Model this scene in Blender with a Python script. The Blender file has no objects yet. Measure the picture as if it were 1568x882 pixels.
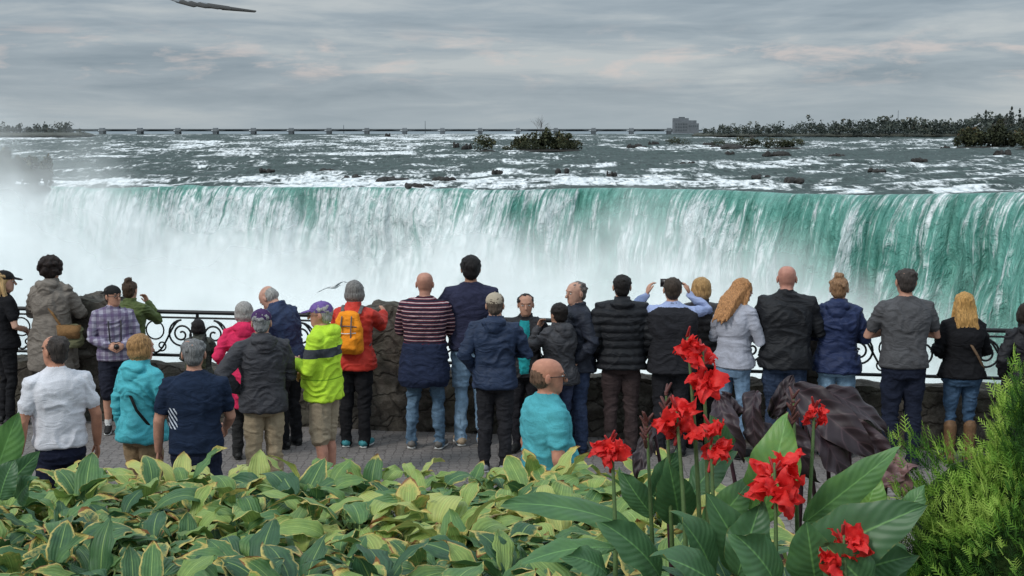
import bpy, math, random
import numpy as np
from mathutils import Vector, Matrix
from mathutils.bvhtree import BVHTree
random.seed(5)
rng=np.random.default_rng(7)
scene=bpy.context.scene
# ------------------------------------------------------------------ camera geometry
H=3.1; F=2000.0; PIT=math.atan(241/2000.0); CP,SP=math.cos(PIT),math.sin(PIT)
def dirv(px,py):
    return np.array([px-784.0, F*CP+(441-py)*SP, -F*SP+(441-py)*CP])
def at_z(px,py,z=0.0):
    d=dirv(px,py); t=(z-H)/d[2]; return np.array([0,0,H])+d*t
def at_y(px,py,Y):
    d=dirv(px,py); t=Y/d[1]; return np.array([0,0,H])+d*t
def z_for(Y,py):
    v=(441-py)/F; return H+Y*(v*CP-SP)/(CP+v*SP)
def gz(y):
    f=np.clip((11.3-np.asarray(y,float))/1.3,0,1); return -.22*f*f*(3-2*f)
# ------------------------------------------------------------------ noise
TAB=np.random.default_rng(3).random(65536)*2-1
def vn(x,y,z=0.0,seed=0):
    x=np.asarray(x,float);y=np.asarray(y,float)+0*x;z=np.asarray(z,float)+0*x
    ix=np.floor(x).astype(np.int64);iy=np.floor(y).astype(np.int64);iz=np.floor(z).astype(np.int64)
    fx=x-ix;fy=y-iy;fz=z-iz
    fx=fx*fx*(3-2*fx);fy=fy*fy*(3-2*fy);fz=fz*fz*(3-2*fz)
    def h(a,b,c):
        k=(a*73856093)^(b*19349663)^(c*83492791)^(seed*2654435)
        k=(k^(k>>13))*1274126177
        return TAB[(k^(k>>16))&65535]
    def L(a,b,t): return a+(b-a)*t
    r=L(L(L(h(ix,iy,iz),h(ix+1,iy,iz),fx),L(h(ix,iy+1,iz),h(ix+1,iy+1,iz),fx),fy),
        L(L(h(ix,iy,iz+1),h(ix+1,iy,iz+1),fx),L(h(ix,iy+1,iz+1),h(ix+1,iy+1,iz+1),fx),fy),fz)
    return r
def fbm(x,y,z=0.0,o=4,seed=0,g=.5):
    r=0;a=1;f=1
    for i in range(o):
        r=r+a*vn(np.asarray(x)*f,np.asarray(y)*f,np.asarray(z)*f,seed+i*17);a*=g;f*=2.03
    return r
def nrm(v):
    v=np.asarray(v,float); return v/(np.linalg.norm(v)+1e-9)
# ------------------------------------------------------------------ node helpers
def N(nt,typ,props=None,ins=None):
    n=nt.nodes.new(typ)
    for k,v in (props or {}).items(): setattr(n,k,v)
    for k,v in (ins or {}).items():
        s=n.inputs[k]
        if isinstance(v,bpy.types.NodeSocket): nt.links.new(v,s)
        else:
            if isinstance(v,tuple) and len(v)==3 and s.type=='RGBA': v=v+(1,)
            s.default_value=v
    return n
def M_(nt,op,a,b=0.0,clamp=False):
    return N(nt,'ShaderNodeMath',{'operation':op,'use_clamp':clamp},{0:a,1:b}).outputs[0]
def VM(nt,v,s):
    return N(nt,'ShaderNodeVectorMath',{'operation':'MULTIPLY'},{0:v,1:s}).outputs[0]
def noise_(nt,v,scale=1.0,detail=4.0,rough=.5,dist=0.0):
    return N(nt,'ShaderNodeTexNoise',None,{'Vector':v,'Scale':scale,'Detail':detail,'Roughness':rough,'Distortion':dist}).outputs['Fac']
def ramp(nt,f,stops,interp='LINEAR'):
    n=N(nt,'ShaderNodeValToRGB',None,{'Fac':f}); cr=n.color_ramp; cr.interpolation=interp
    while len(cr.elements)<len(stops): cr.elements.new(0.5)
    for e,(p,c) in zip(cr.elements,stops):
        e.position=p
        if not isinstance(c,tuple): c=(c,c,c)
        e.color=c[:3]+(1,)
    return n.outputs['Color']
def mix(nt,f,a,b,mode='MIX'):
    return N(nt,'ShaderNodeMixRGB',{'blend_type':mode},{'Fac':f,'Color1':a,'Color2':b}).outputs[0]
def bump(nt,h,strength=.3,dist=.01):
    return N(nt,'ShaderNodeBump',None,{'Height':h,'Strength':strength,'Distance':dist}).outputs[0]
def newmat(name,rough=.8,spec=.3):
    m=bpy.data.materials.new(name); m.use_nodes=True; nt=m.node_tree
    b=nt.nodes['Principled BSDF']; b.inputs['Roughness'].default_value=rough
    b.inputs['Specular IOR Level'].default_value=spec
    return m,nt,b
def setin(nt,b,k,v):
    if isinstance(v,bpy.types.NodeSocket): nt.links.new(v,b.inputs[k])
    else:
        if isinstance(v,tuple) and len(v)==3: v=v+(1,)
        b.inputs[k].default_value=v
MC={}
def simple(name,col,rough=.8,spec=.3,scale=30,var=.25,bs=.3,bd=.004,metal=0):
    key=(name,col,rough)
    if key in MC: return MC[key]
    m,nt,b=newmat(name,rough,spec)
    oc=N(nt,'ShaderNodeTexCoord').outputs['Object']
    n=noise_(nt,oc,scale,3,.6)
    lo=tuple(c*(1-var) for c in col); hi=tuple(min(1,c*(1+var)) for c in col)
    setin(nt,b,'Base Color',ramp(nt,n,[(.3,lo),(.7,hi)]))
    setin(nt,b,'Normal',bump(nt,n,bs,bd)); b.inputs['Metallic'].default_value=metal
    MC[key]=m; return m
def cloth(col,kind='plain'):
    key=('cloth',col,kind)
    if key in MC: return MC[key]
    m,nt,b=newmat('cloth_'+kind,.9,.15)
    oc=N(nt,'ShaderNodeTexCoord').outputs['Object']
    big=noise_(nt,oc,4,2,.5)
    sp=N(nt,'ShaderNodeSeparateXYZ',None,{0:oc})
    c=mix(nt,1.0,ramp(nt,big,[(.3,.85),(.7,1.15)]),col,'MULTIPLY')
    def band(axis,freq,th,ph=0.0):
        s=M_(nt,'SINE',M_(nt,'ADD',M_(nt,'MULTIPLY',sp.outputs[axis],freq*2*math.pi),ph))
        return M_(nt,'GREATER_THAN',s,th)
    if kind=='stripes':
        c=mix(nt,band(2,25,-.1),c,(.13,.012,.025)); c=mix(nt,band(2,25,.80),c,(.48,.37,.38))
    if kind=='plaid':
        c=mix(nt,M_(nt,'MULTIPLY',band(2,14,.2),.55),c,(.06,.05,.12))
        c=mix(nt,M_(nt,'MULTIPLY',band(0,14,.2),.55),c,(.10,.06,.14))
        c=mix(nt,M_(nt,'MULTIPLY',band(1,14,.2),.4),c,(.10,.06,.14))
    if kind=='band':
        f=M_(nt,'MULTIPLY',M_(nt,'GREATER_THAN',sp.outputs[2],1.17),M_(nt,'LESS_THAN',sp.outputs[2],1.25))
        c=mix(nt,f,c,(.06,.065,.075))
        f=M_(nt,'MULTIPLY',M_(nt,'GREATER_THAN',sp.outputs[2],.97),M_(nt,'LESS_THAN',sp.outputs[2],.98))
        c=mix(nt,f,c,(.2,.35,.02))
    if kind=='sidestripe':
        d=M_(nt,'ADD',M_(nt,'MULTIPLY',sp.outputs[0],1.6),sp.outputs[2])
        s=M_(nt,'GREATER_THAN',M_(nt,'SINE',M_(nt,'MULTIPLY',d,130.0)),.35)
        r=M_(nt,'MULTIPLY',M_(nt,'MULTIPLY',M_(nt,'LESS_THAN',sp.outputs[0],-.12),M_(nt,'GREATER_THAN',sp.outputs[0],-.19)),M_(nt,'MULTIPLY',M_(nt,'GREATER_THAN',sp.outputs[2],1.10),M_(nt,'LESS_THAN',sp.outputs[2],1.26)))
        c=mix(nt,M_(nt,'MULTIPLY',s,r),c,(.6,.65,.72))
    if kind=='denim':
        n=noise_(nt,oc,9,3,.7); c=mix(nt,ramp(nt,n,[(.45,0.0),(.75,.55)]),c,tuple(min(1,x*1.9+.03) for x in col))
    fine=noise_(nt,VM(nt,oc,(1,1,2.1)),7,2,.5,1.0)
    cre=M_(nt,'ABSOLUTE',M_(nt,'SUBTRACT',fine,.5))
    weave=noise_(nt,oc,160,2,.6)
    c2=mix(nt,1.0,c,ramp(nt,cre,[(0,.80),(.05,1.0),(.2,1.08)]),'MULTIPLY')  # fold shading put into the cloth colour: darker along the creases
    if max(col)>.3: c2=mix(nt,.6,c2,c)
    c2=mix(nt,1.0,c2,ramp(nt,weave,[(.3,.86),(.7,1.12)]),'MULTIPLY')
    setin(nt,b,'Base Color',c2)
    setin(nt,b,'Normal',bump(nt,cre,.5,.035 if max(col)<.3 else .02))
    if kind=='nylon':
        b.inputs['Roughness'].default_value=.65; b.inputs['Specular IOR Level'].default_value=.28
    MC[key]=m; return m
def skinm(col):
    key=('skin',col)
    if key in MC: return MC[key]
    m,nt,b=newmat('skin',.58,.3)
    oc=N(nt,'ShaderNodeTexCoord').outputs['Object']; n=noise_(nt,oc,22,3,.6)
    setin(nt,b,'Base Color',ramp(nt,n,[(.3,(col[0]*.82,col[1]*.74,col[2]*.74)),(.7,(min(1,col[0]*1.1),col[1]*1.02,col[2]))]))
    MC[key]=m; return m
def hairm(col):
    key=('hair',col)
    if key in MC: return MC[key]
    m,nt,b=newmat('hair',.65,.3)
    oc=N(nt,'ShaderNodeTexCoord').outputs['Object']; n=noise_(nt,VM(nt,oc,(1,1,.16)),110,3,.7,.4)
    setin(nt,b,'Base Color',ramp(nt,n,[(.32,tuple(c*.4 for c in col)),(.68,tuple(min(1,c*1.45) for c in col))]))
    setin(nt,b,'Normal',bump(nt,n,.8,.012)); MC[key]=m; return m
# ------------------------------------------------------------------ mesh helpers
def mesh_np(name,V,Fc,mats,smooth=True,attrs=None,matidx=None,parent=None):
    me=bpy.data.meshes.new(name)
    V=np.asarray(V,dtype=np.float32)
    if isinstance(Fc,np.ndarray):
        k=Fc.shape[1]; nf=len(Fc)
        me.vertices.add(len(V)); me.vertices.foreach_set('co',V.ravel())
        me.loops.add(nf*k); me.loops.foreach_set('vertex_index',Fc.astype(np.int32).ravel())
        me.polygons.add(nf); me.polygons.foreach_set('loop_start',np.arange(0,nf*k,k,dtype=np.int32))
        me.update(calc_edges=True); me.validate()
    else:
        me.from_pydata(V.tolist(),[],Fc); me.update()
    for m in mats: me.materials.append(m)
    if matidx is not None: me.polygons.foreach_set('material_index',np.asarray(matidx,dtype=np.int32))
    me.polygons.foreach_set('use_smooth',np.full(len(me.polygons),smooth,dtype=bool))
    for an,(ty,data) in (attrs or {}).items():
        a=me.attributes.new(an,ty,'POINT')
        d=np.asarray(data,dtype=np.float32)
        a.data.foreach_set({'FLOAT':'value','FLOAT_VECTOR':'vector','FLOAT_COLOR':'color'}[ty],d.ravel())
    me.update()
    o=bpy.data.objects.new(name,me); scene.collection.objects.link(o)
    if parent: o.parent=parent
    return o
def empty(name,loc=(0,0,0)):
    o=bpy.data.objects.new(name,None); o.location=loc; scene.collection.objects.link(o); return o
def gridfaces(nr,nc):
    i=np.arange(nr-1)[:,None]*nc+np.arange(nc-1)[None,:]
    return np.stack([i,i+1,i+nc+1,i+nc],-1).reshape(-1,4)
class PB:
    def __init__(s): s.v=[];s.f=[];s.l=[];s.n=0
    def rings(s,R,label):
        seg=len(R[0]); b=s.n
        for r in R: s.v.append(np.asarray(r,float))
        s.n+=seg*len(R)
        for k in range(len(R)-1):
            for j in range(seg):
                a=b+k*seg+j; c=b+k*seg+(j+1)%seg
                s.f.append((a,c,c+seg,a+seg)); s.l.append(label)
        s.f.append(tuple(range(b+seg-1,b-1,-1))); s.l.append(label)
        e=b+(len(R)-1)*seg
        s.f.append(tuple(range(e,e+seg))); s.l.append(label)
    def verts(s): return np.concatenate(s.v) if s.v else np.zeros((0,3))
    def loft(s,rings,label,T=None,seg=20,e=2.3):
        a=np.arange(seg)/seg*2*math.pi; ca,sa=np.cos(a),np.sin(a)
        px=np.sign(ca)*np.abs(ca)**(2/e); py=np.sign(sa)*np.abs(sa)**(2/e)
        R=[]
        for (cx,cy,z,rx,ry) in rings:
            r=np.stack([cx+px*rx,cy+py*ry,np.full(seg,z)],1)
            R.append(T(r) if T else r)
        s.rings(R,label)
    def tube(s,P,rad,label,seg=10,flat=1.0,up=None,cap=True):
        P=[np.asarray(p,float) for p in P]; rad=list(rad)
        t0=nrm(P[1]-P[0]); t1=nrm(P[-1]-P[-2])
        if cap:
            r0,r1=rad[0]*flat if flat<1 else rad[0],rad[-1]*flat if flat<1 else rad[-1]
            P=[P[0]-t0*r0*.92,P[0]-t0*r0*.65]+P+[P[-1]+t1*r1*.65,P[-1]+t1*r1*.92]
            rad=[rad[0]*.35,rad[0]*.75]+rad+[rad[-1]*.75,rad[-1]*.35]
        R=[];u=None
        for i in range(len(P)):
            t=nrm(P[min(i+1,len(P)-1)]-P[max(i-1,0)])
            if u is None:
                u=np.array(up,float) if up is not None else (np.array([1.,0,0]) if abs(t[0])<.8 else np.array([0,1.,0]))
            u=nrm(u-t*np.dot(u,t)); w=np.cross(t,u)
            a=np.arange(seg)/seg*2*math.pi
            R.append(P[i]+rad[i]*(np.cos(a)[:,None]*u+np.sin(a)[:,None]*w*flat))
        s.rings(R,label)
    def ell(s,c,r,label,T=None,seg=14,nr=9,rot=None):
        c=np.asarray(c,float); R=[]
        for k in range(nr):
            ph=-math.pi/2+math.pi*(k+.35)/(nr-.3)
            a=np.arange(seg)/seg*2*math.pi
            q=np.stack([np.cos(a)*math.cos(ph)*r[0],np.sin(a)*math.cos(ph)*r[1],np.full(seg,math.sin(ph)*r[2])],1)
            if rot is not None: q=q@rot.T
            q=q+c
            R.append(T(q) if T else q)
        s.rings(R,label)
    def box(s,c,h,label,T=None,rot=None):
        q=np.array([[-1,-1,-1],[1,-1,-1],[1,1,-1],[-1,1,-1],[-1,-1,1],[1,-1,1],[1,1,1],[-1,1,1]],float)*np.asarray(h)
        if rot is not None: q=q@rot.T
        q=q+np.asarray(c,float)
        if T: q=T(q)
        b=s.n; s.v.append(q); s.n+=8
        for f in [(0,3,2,1),(4,5,6,7),(0,1,5,4),(1,2,6,5),(2,3,7,6),(3,0,4,7)]:
            s.f.append(tuple(b+i for i in f)); s.l.append(label)
def pb_obj(name,pb,mats,smooth=True,parent=None,bevel=0):
    o=mesh_np(name,pb.verts(),pb.f,mats,smooth,matidx=pb.l,parent=parent)
    if bevel:
        m=o.modifiers.new('b','BEVEL'); m.width=bevel; m.segments=2
    return o
def rotx(a): c,s=math.cos(a),math.sin(a); return np.array([[1,0,0],[0,c,-s],[0,s,c]])
def rotz(a): c,s=math.cos(a),math.sin(a); return np.array([[c,-s,0],[s,c,0],[0,0,1]])
# ------------------------------------------------------------------ people
ARM={'down':((.26,-.03,1.14),(.28,.05,.90)),
 'rail':((.25,.10,1.18),(.17,.36,1.14)),
 'crossed':((.29,.06,1.17),(.03,.22,1.20)),
 'akimbo':((.37,-.08,1.20),(.22,.06,1.02)),
 'pockets':((.28,-.07,1.17),(.20,.08,.97)),
 'phone_up':((.33,.14,1.40),(.16,.36,1.58)),
 'face':((.26,.20,1.24),(.10,.24,1.47)),
 'read':((.25,.04,1.15),(.06,.25,1.20)),
 'belly':((.25,.02,1.16),(.05,.24,1.06)),
 'point':((.22,.20,1.28),(.20,.42,1.36)),
 'fwd_low':((.25,.06,1.15),(.2,.28,1.02))}
MALE=dict(z=[.45,.62,.80,.88,.96,1.05,1.18,1.30,1.39,1.44,1.47,1.50],
 rx=[.20,.195,.182,.178,.172,.162,.170,.190,.192,.155,.110,.062],
 ry=[.15,.145,.135,.13,.125,.112,.114,.122,.108,.09,.075,.06])
FEM=dict(z=[.45,.62,.80,.88,.96,1.05,1.18,1.30,1.39,1.44,1.47,1.50],
 rx=[.195,.19,.182,.184,.172,.142,.138,.158,.16,.128,.09,.052],
 ry=[.15,.145,.135,.135,.125,.10,.102,.125,.10,.08,.066,.052])
def person(name,px,ytop,yfeet,yaw=0,sex='m',top=(.1,.1,.1),tk='jacket',tpat='plain',bottom=(.03,.035,.06),bk='trousers',bpat='plain',
    hair='short',hc=(.03,.02,.015),skin=(.5,.3,.21),hat=None,hatc=(.02,.02,.02),armL='rail',armR='rail',lean=2,hy=0,hp=0,wide=1.0,
    stance=0.0,shoe=(.02,.02,.02),extras=(),extra=(.1,.1,.1),extra2=(.05,.05,.05),vest=(.02,.02,.02),belly=0.0,glasses=False,hood=False,s=None,stepf=0.0):
    if s is None:
        g=at_z(px,yfeet); loc=(g[0],g[1])
    else:
        loc=((px-784)/s,F/s-.15)
    z0=float(gz(loc[1])); height=z_for(loc[1],ytop)-z0
    hh={'curly':.03,'bun':.0}.get(hair,.008)
    if hat: hh=.018
    ln=math.radians(lean)
    sc=height/((.95+(1.738-.95+hh)*math.cos(ln)))
    bd,dt=PB(),PB()
    RU=rotx(-ln)
    piv=np.array([0,0,.95])
    def U(p): return (np.asarray(p,float)-piv)@RU.T+piv
    npv=np.array([0,-.01,1.49]); RH=rotz(math.radians(hy))@rotx(math.radians(hp))
    HM=np.array([1.06,1.04,1.0])
    def Hd(p):
        q=np.asarray(p,float)*HM+np.array([0,0.0,1.503])
        q=(q-npv)@RH.T+npv
        return U(q)
    prof=MALE if sex=='m' else FEM
    infl={'jacket':.026,'puffy':.045,'tee':.012,'sweater':.022,'coat':.032,'polo':.016,'sleeveless':.006,'shirt':.018}[tk]
    hem={'jacket':.84,'puffy':.86,'tee':.90,'sweater':.89,'coat':.60,'polo':.93,'sleeveless':.93,'shirt':.88}[tk]
    def P(z,inf):
        rx=np.interp(z,prof['z'],prof['rx']);ry=np.interp(z,prof['z'],prof['ry'])
        w=wide if z<1.42 else 1+(wide-1)*.5
        by=belly*math.exp(-((z-1.06)/.13)**2)
        k=inf if z<1.42 else inf*.55
        return rx*w+k+by*.35, ry*w+k+by*.6, by*.5-(.01 if z>1.2 else 0)
    R=[]
    for z in (.80,.86,.92,.98,1.04):
        rx,ry,cy=P(z,-.006 if z>.82 else -.03); R.append((0,cy-.006,z,rx,ry))
    bd.loft(R,2,None,e=2.4)
    for sd in (-1,1): bd.ell((sd*.075,-.05,.885),(.085*wide,.075,.09),2 if hem>.8 else 1)
    zs=list(np.linspace(hem,1.50,14)); R=[]
    rx,ry,cy=P(hem,infl-.012); R.append((0,cy,hem-.004,rx,ry))
    for z in zs:
        rx,ry,cy=P(z,infl+(.008 if z<1.0 else 0)); R.append((0,cy,z,rx,ry))
    def Uh(p):
        p=np.asarray(p); return U(p) if p[0,2]>.95 else p
    bd.loft(R,1,Uh,e=2.5)
    if sex=='f':
        for sd in (-1,1): bd.ell((sd*.07,.075,1.27),(.07,.06,.07),1,U)
    bd.tube([U((0,-.015,1.42)),Hd((0,-.01,.0)),Hd((0,-.005,.06))],[.060,.056,.053] if sex=='m' else [.050,.045,.044],0,12)
    if tk in('jacket','puffy','coat','polo','shirt'):
        r=.066 if tk in('polo','shirt') else .076
        bd.loft([(0,-.012,1.45,r+.02,r+.018),(0,-.012,1.49,r+.004,r+.004),(0,-.012,1.525 if tk not in('polo','shirt') else 1.51,r,r)],1,U)
    if hood:
        bd.ell((0,-.10,1.47),(.115,.075,.055),1,U); bd.ell((0,-.125,1.42),(.085,.05,.07),1,U)
    for sd in (-1,1):
        kx=.095+stance*.6; ax=.10+stance; fy=stepf*sd
        hipp=np.array([sd*.088,-.005,.90]); kn=np.array([sd*kx,.02+fy*.5,.50]); an=np.array([sd*ax,-.015+fy,.09])
        w=wide
        if bk in('trousers','jeans','slim'):
            t={'trousers':1.08,'jeans':1.0,'slim':.86}[bk]
            mid=(hipp+kn)/2; cf=kn*.6+an*.4+np.array([0,-.012,0])
            bd.tube([hipp,mid+np.array([0,.005,0]),kn,cf,an+np.array([0,0,.02]),an+np.array([0,0,-.035])],
                    [.094*w,.087*t*w,.066*t,.063*t,.052*t,.056*t],2,12)
        elif bk=='shorts':
            mid=(hipp+kn)/2
            bd.tube([hipp,mid,kn+np.array([0,-.005,.03]),kn+np.array([0,-.005,-.02])],[.10*w,.098*w,.093,.092],2,14)
            cf=kn*.62+an*.38+np.array([0,-.018,0])
            bd.tube([kn+np.array([0,0,.06]),kn,cf,an+np.array([0,0,.05]),an],[.062,.054,.056,.038,.036],0,12)
            bd.tube([an+np.array([0,0,.06]),an],[.043,.044],10,12)
        fo=sd*math.radians(10); dx,dy=math.sin(fo),math.cos(fo)
        a0=np.array([an[0],an[1],0])
        f=lambda d,z: a0+np.array([dx*d,dy*d,z])
        bd.tube([f(-.045,.05),f(.02,.055),f(.10,.043),f(.175,.036)],[.040,.043,.043,.036],3,12,flat=.9,up=(dy,-dx,0))
        bd.tube([an+np.array([0,0,.02]),f(0,.05)],[.042,.045],3,12)
        dt.tube([f(-.05,.014),f(.05,.014),f(.12,.014),f(.185,.014)],[.040,.040,.046,.034],10 if 'whitesole' in extras else 3,12,flat=.3,up=(dy,-dx,0))
        if 'boots' in extras:
            bd.tube([an+np.array([0,0,.30]),an+np.array([0,0,.15]),an],[.066,.058,.05],3,12)
    sx=(.180 if sex=='m' else .152)*(.5+.5*wide)
    hands=[]
    for sd,ap in ((-1,armL),(1,armR)):
        e,w_=ARM[ap] if isinstance(ap,str) else ap
        S=np.array([sd*sx,-.01,1.405]); E=np.array([sd*e[0],e[1],e[2]]); W=np.array([sd*w_[0],w_[1],w_[2]])
        E=S+nrm(E-S)*.285; W=E+nrm(W-E)*.255
        S,E,W=U(S),U(E),U(W); C=U(np.array([sd*.08,-.01,1.43]))
        k=infl; ml=(S+E)/2; mf=(E+W)/2; sm=1.0 if sex=='m' else .88
        if tk in('tee','polo','sleeveless'):
            bd.tube([C,S,ml,E,mf,W],[.05,.054*sm,.048*sm,.042*sm,.040*sm,.028*sm],0,12)
            if tk!='sleeveless':
                bd.tube([C,S,S*.35+E*.65],[.055,.068*sm,.062*sm],1,14)
            else: bd.tube([C,S],[.05,.052],1,12)
        elif tk=='shirt' and 'vest' in extras:
            bd.tube([C,S,ml,E,mf,W-nrm(W-E)*.01],[.056,.066,.056,.050,.046,.037],1,12)
        else:
            bd.tube([C,S,ml,E,mf,W-nrm(W-E)*.005],[.056+k*.4,(.060+k*.7)*sm,(.052+k*.8)*sm,(.045+k*.8)*sm,(.043+k*.7)*sm,(.033+k*.5)*sm],1,14)
            bd.tube([mf,W+nrm(W-E)*.02],[.032,.027],0,10)
        d=nrm(W-E+np.array([0,.0,-.02])); n=np.array([-sd*.8,.1,-.45])
        if ap=='phone_up': d=nrm(np.array([-sd*.25,.3,.9])); n=np.array([-sd*1.0,.3,0])
        if ap=='face': d=nrm(np.array([-sd*.4,.0,.9])); n=np.array([-sd*.4,-1,0])
        if ap=='rail': n=np.array([-.2*sd,.2,-1.])
        n=nrm(n-d*np.dot(n,d)); wv=nrm(np.cross(d,n))
        ts=wv if np.dot(wv,np.array([-sd*.6,.3,.6]))>0 else -wv
        hs=.95 if sex=='m' else .85
        dt.tube([W-d*.02,W+d*.02,W+d*.055*hs,W+d*.088*hs],[.026*hs,.034*hs,.042*hs,.038*hs],0,12,flat=.42,up=wv)
        for q,(off,L) in enumerate(((.031,.9),(.0105,1.0),(-.0105,.93),(-.031,.74))):
            b0=W+d*.083*hs+ts*off*hs; p=[b0-d*.02]; cur=b0; ang=0
            p.append(b0)
            for bl,bn in ((.042,.35),(.028,.55),(.022,.4)):
                ang+=bn; cur=cur+(d*math.cos(ang)+n*math.sin(ang)+ts*off*1.5*0.6)*bl*L*hs; p.append(cur)
            dt.tube(p,[.0095*hs,.0098*hs,.009*hs,.008*hs,.007*hs],0,7)
        b0=W+d*.022*hs+ts*.024*hs
        p1=b0+(d*.7+ts*.7+n*.15)*.036*hs; p2=p1+(d*.92+ts*.25+n*.3)*.032*hs; p3=p2+(d*.9+n*.45)*.022*hs
        dt.tube([b0,p1,p2,p3],[.014*hs,.0125*hs,.0105*hs,.008*hs],0,7)
        hands.append((W+d*.08+n*.03,d,n,wv))
    HR=[(0,.052,.004,.024,.022),(0,.042,.020,.044,.048),(0,.024,.048,.058,.070),(0,.010,.088,.068,.086),(0,.0,.128,.0745,.095),
        (0,-.005,.165,.076,.099),(0,-.008,.197,.067,.088),(0,-.01,.219,.048,.064),(0,-.01,.231,.024,.034)]
    bd.loft(HR,0,Hd,seg=20,e=2.1)
    bd.ell((0,.088,.150),(.05,.014,.011),0,Hd)
    dt.tube([Hd((0,.092,.135)),Hd((0,.104,.11)),Hd((0,.113,.092))],[.008,.011,.015],0,8)
    for sd in (-1,1):
        dt.ell((sd*.077,-.008,.112),(.010,.020,.033),0,Hd)
        dt.ell((sd*.080,-.004,.112),(.008,.010,.018),7,Hd)
        dt.ell((sd*.030,.0865,.126),(.0145,.008,.007),10,Hd,8,6)
        dt.ell((sd*.030,.092,.126),(.0068,.0045,.0065),6,Hd,8,6)
        dt.tube([Hd((sd*.014,.095,.146)),Hd((sd*.032,.094,.150)),Hd((sd*.050,.082,.144))],[.003,.004,.002],4,6)
    dt.tube([Hd((-.021,.080,.053)),Hd((0,.089,.054)),Hd((.021,.080,.053))],[.003,.005,.003],7,6)
    if glasses:
        for sd in (-1,1):
            a=np.linspace(0,2*math.pi,13)
            dt.tube([Hd((sd*.033+.024*math.cos(t),.107,.122+.017*math.sin(t))) for t in a],[.0028]*13,6,5,cap=False)
            dt.tube([Hd((sd*.056,.104,.128)),Hd((sd*.081,.04,.128)),Hd((sd*.082,-.01,.125))],[.0028]*3,6,5)
        dt.tube([Hd((-.01,.108,.124)),Hd((.01,.108,.124))],[.0028]*2,6,5)
    if hair in('short','crop','bob','long','bun','curly','pony','thick'):
        g={'short':0,'crop':-.004,'bob':.008,'long':.004,'bun':0,'curly':.01,'pony':0,'thick':.006}[hair]
        bd.ell((0,-.020,.148),(.083+g,.098+g,.094+g),4,Hd,18,11)
        bd.ell((0,-.045,.095),(.070+g,.060+g,.068+g),4,Hd,16,9)
        for k in range(26):
            a=random.random()*2*math.pi; u=random.uniform(.0,1)
            c=(math.cos(a)*.078*math.cos(u),-.02+math.sin(a)*.09*math.cos(u),.15+.080*math.sin(u))
            if c[1]>.05 and c[2]<.18: continue
            r=random.uniform(.012,.024); bd.ell(c,(r,r,r*.8),4,Hd,8,6)
    if hair=='bob':
        bd.ell((0,-.035,.090),(.093,.083,.080),4,Hd,16,9)
        for sd in (-1,1): bd.ell((sd*.075,-.005,.10),(.025,.045,.07),4,Hd)
    if hair=='long':
        bd.loft([(0,-.035,.15,.088,.08),(0,-.05,.06,.094,.065),(0,-.07,-.03,.098,.05),(0,-.085,-.12,.095,.04),(0,-.09,-.20,.075,.032),(0,-.085,-.25,.04,.02)],4,Hd)
        for k in range(9):
            x=-.085+k*.0213
            bd.tube([Hd((x*.9,-.06-.03*math.cos(x*14),.1)),Hd((x,-.10-.02*math.cos(x*12),-.02)),Hd((x*1.05+random.uniform(-.01,.01),-.115,-.14)),Hd((x*.8+random.uniform(-.02,.02),-.105,-.24-random.random()*.05))],[.017,.02,.017,.009],4,7)
        for sd in (-1,1):
            bd.tube([Hd((sd*.078,-.005,.13)),Hd((sd*.09,.0,.04)),Hd((sd*.085,.02,-.06)),Hd((sd*.07,.03,-.13))],[.02,.026,.024,.01],4,8)
    if hair=='curly':
        for k in range(110):
            a=random.random()*2*math.pi; u=random.uniform(-.7,1.4)
            c=(math.cos(a)*.105*math.cos(u),-.025+math.sin(a)*.108*math.cos(u),.14+.11*math.sin(u))
            if c[1]>.05 and c[2]<.17: continue
            r=random.uniform(.014,.03); bd.ell(c,(r,r,r),4,Hd,8,6)
    if hair=='bun':
        bd.ell((0,-.05,.245),(.042,.042,.034),4,Hd)
        for k in range(10):
            a=random.random()*6.3; bd.ell((.035*math.cos(a),-.05+.035*math.sin(a),.24+random.uniform(-.01,.03)),(.014,.014,.014),4,Hd,8,6)
    if hair=='pony':
        bd.tube([Hd((0,-.10,.16)),Hd((0,-.145,.13)),Hd((0,-.14,.03)),Hd((0,-.12,-.06))],[.022,.032,.03,.012],4,10)
    if hair=='fringe':
        bd.ell((0,-.034,.098),(.0755,.079,.058),4,Hd,18,9)
        bd.ell((0,-.044,.130),(.070,.070,.070),4,Hd,18,9)
    if hat=='cap' or hat=='cap_back':
        R=[(0,-.006,.150,.084,.106),(0,-.006,.175,.086,.107),(0,-.008,.205,.076,.094),(0,-.01,.230,.055,.068),(0,-.01,.245,.025,.03)]
        bd.loft(R,5,Hd,18,2.1)
        dt.ell((0,-.01,.248),(.008,.008,.005),5,Hd)
        sg=1 if hat=='cap' else -1
        a=rotx(math.radians(-12*sg))
        bd.ell((0,sg*.125-.003,.152),(.072,.068,.011),5,Hd,rot=a)
    if 'vest' in extras:
        R=[]
        for z in np.linspace(.83,1.455,12):
            rx,ry,cy=P(z,infl+.03); R.append((0,cy,z,rx-(.02 if z>1.4 else 0),ry))
        bd.loft(R,11,U,e=2.5); bd.loft([(0,-.012,1.44,.095,.09),(0,-.012,1.50,.07,.07)],11,U)
    if 'shirtfront' in extras:
        R=[]
        for z in np.linspace(.90,1.46,10):
            rx,ry,cy=P(z,infl+.012); R.append((0,cy+ry*.45,z,.075-.02*(z>1.4),ry*.64))
        bd.loft(R,11,U,e=2.5)
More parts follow.
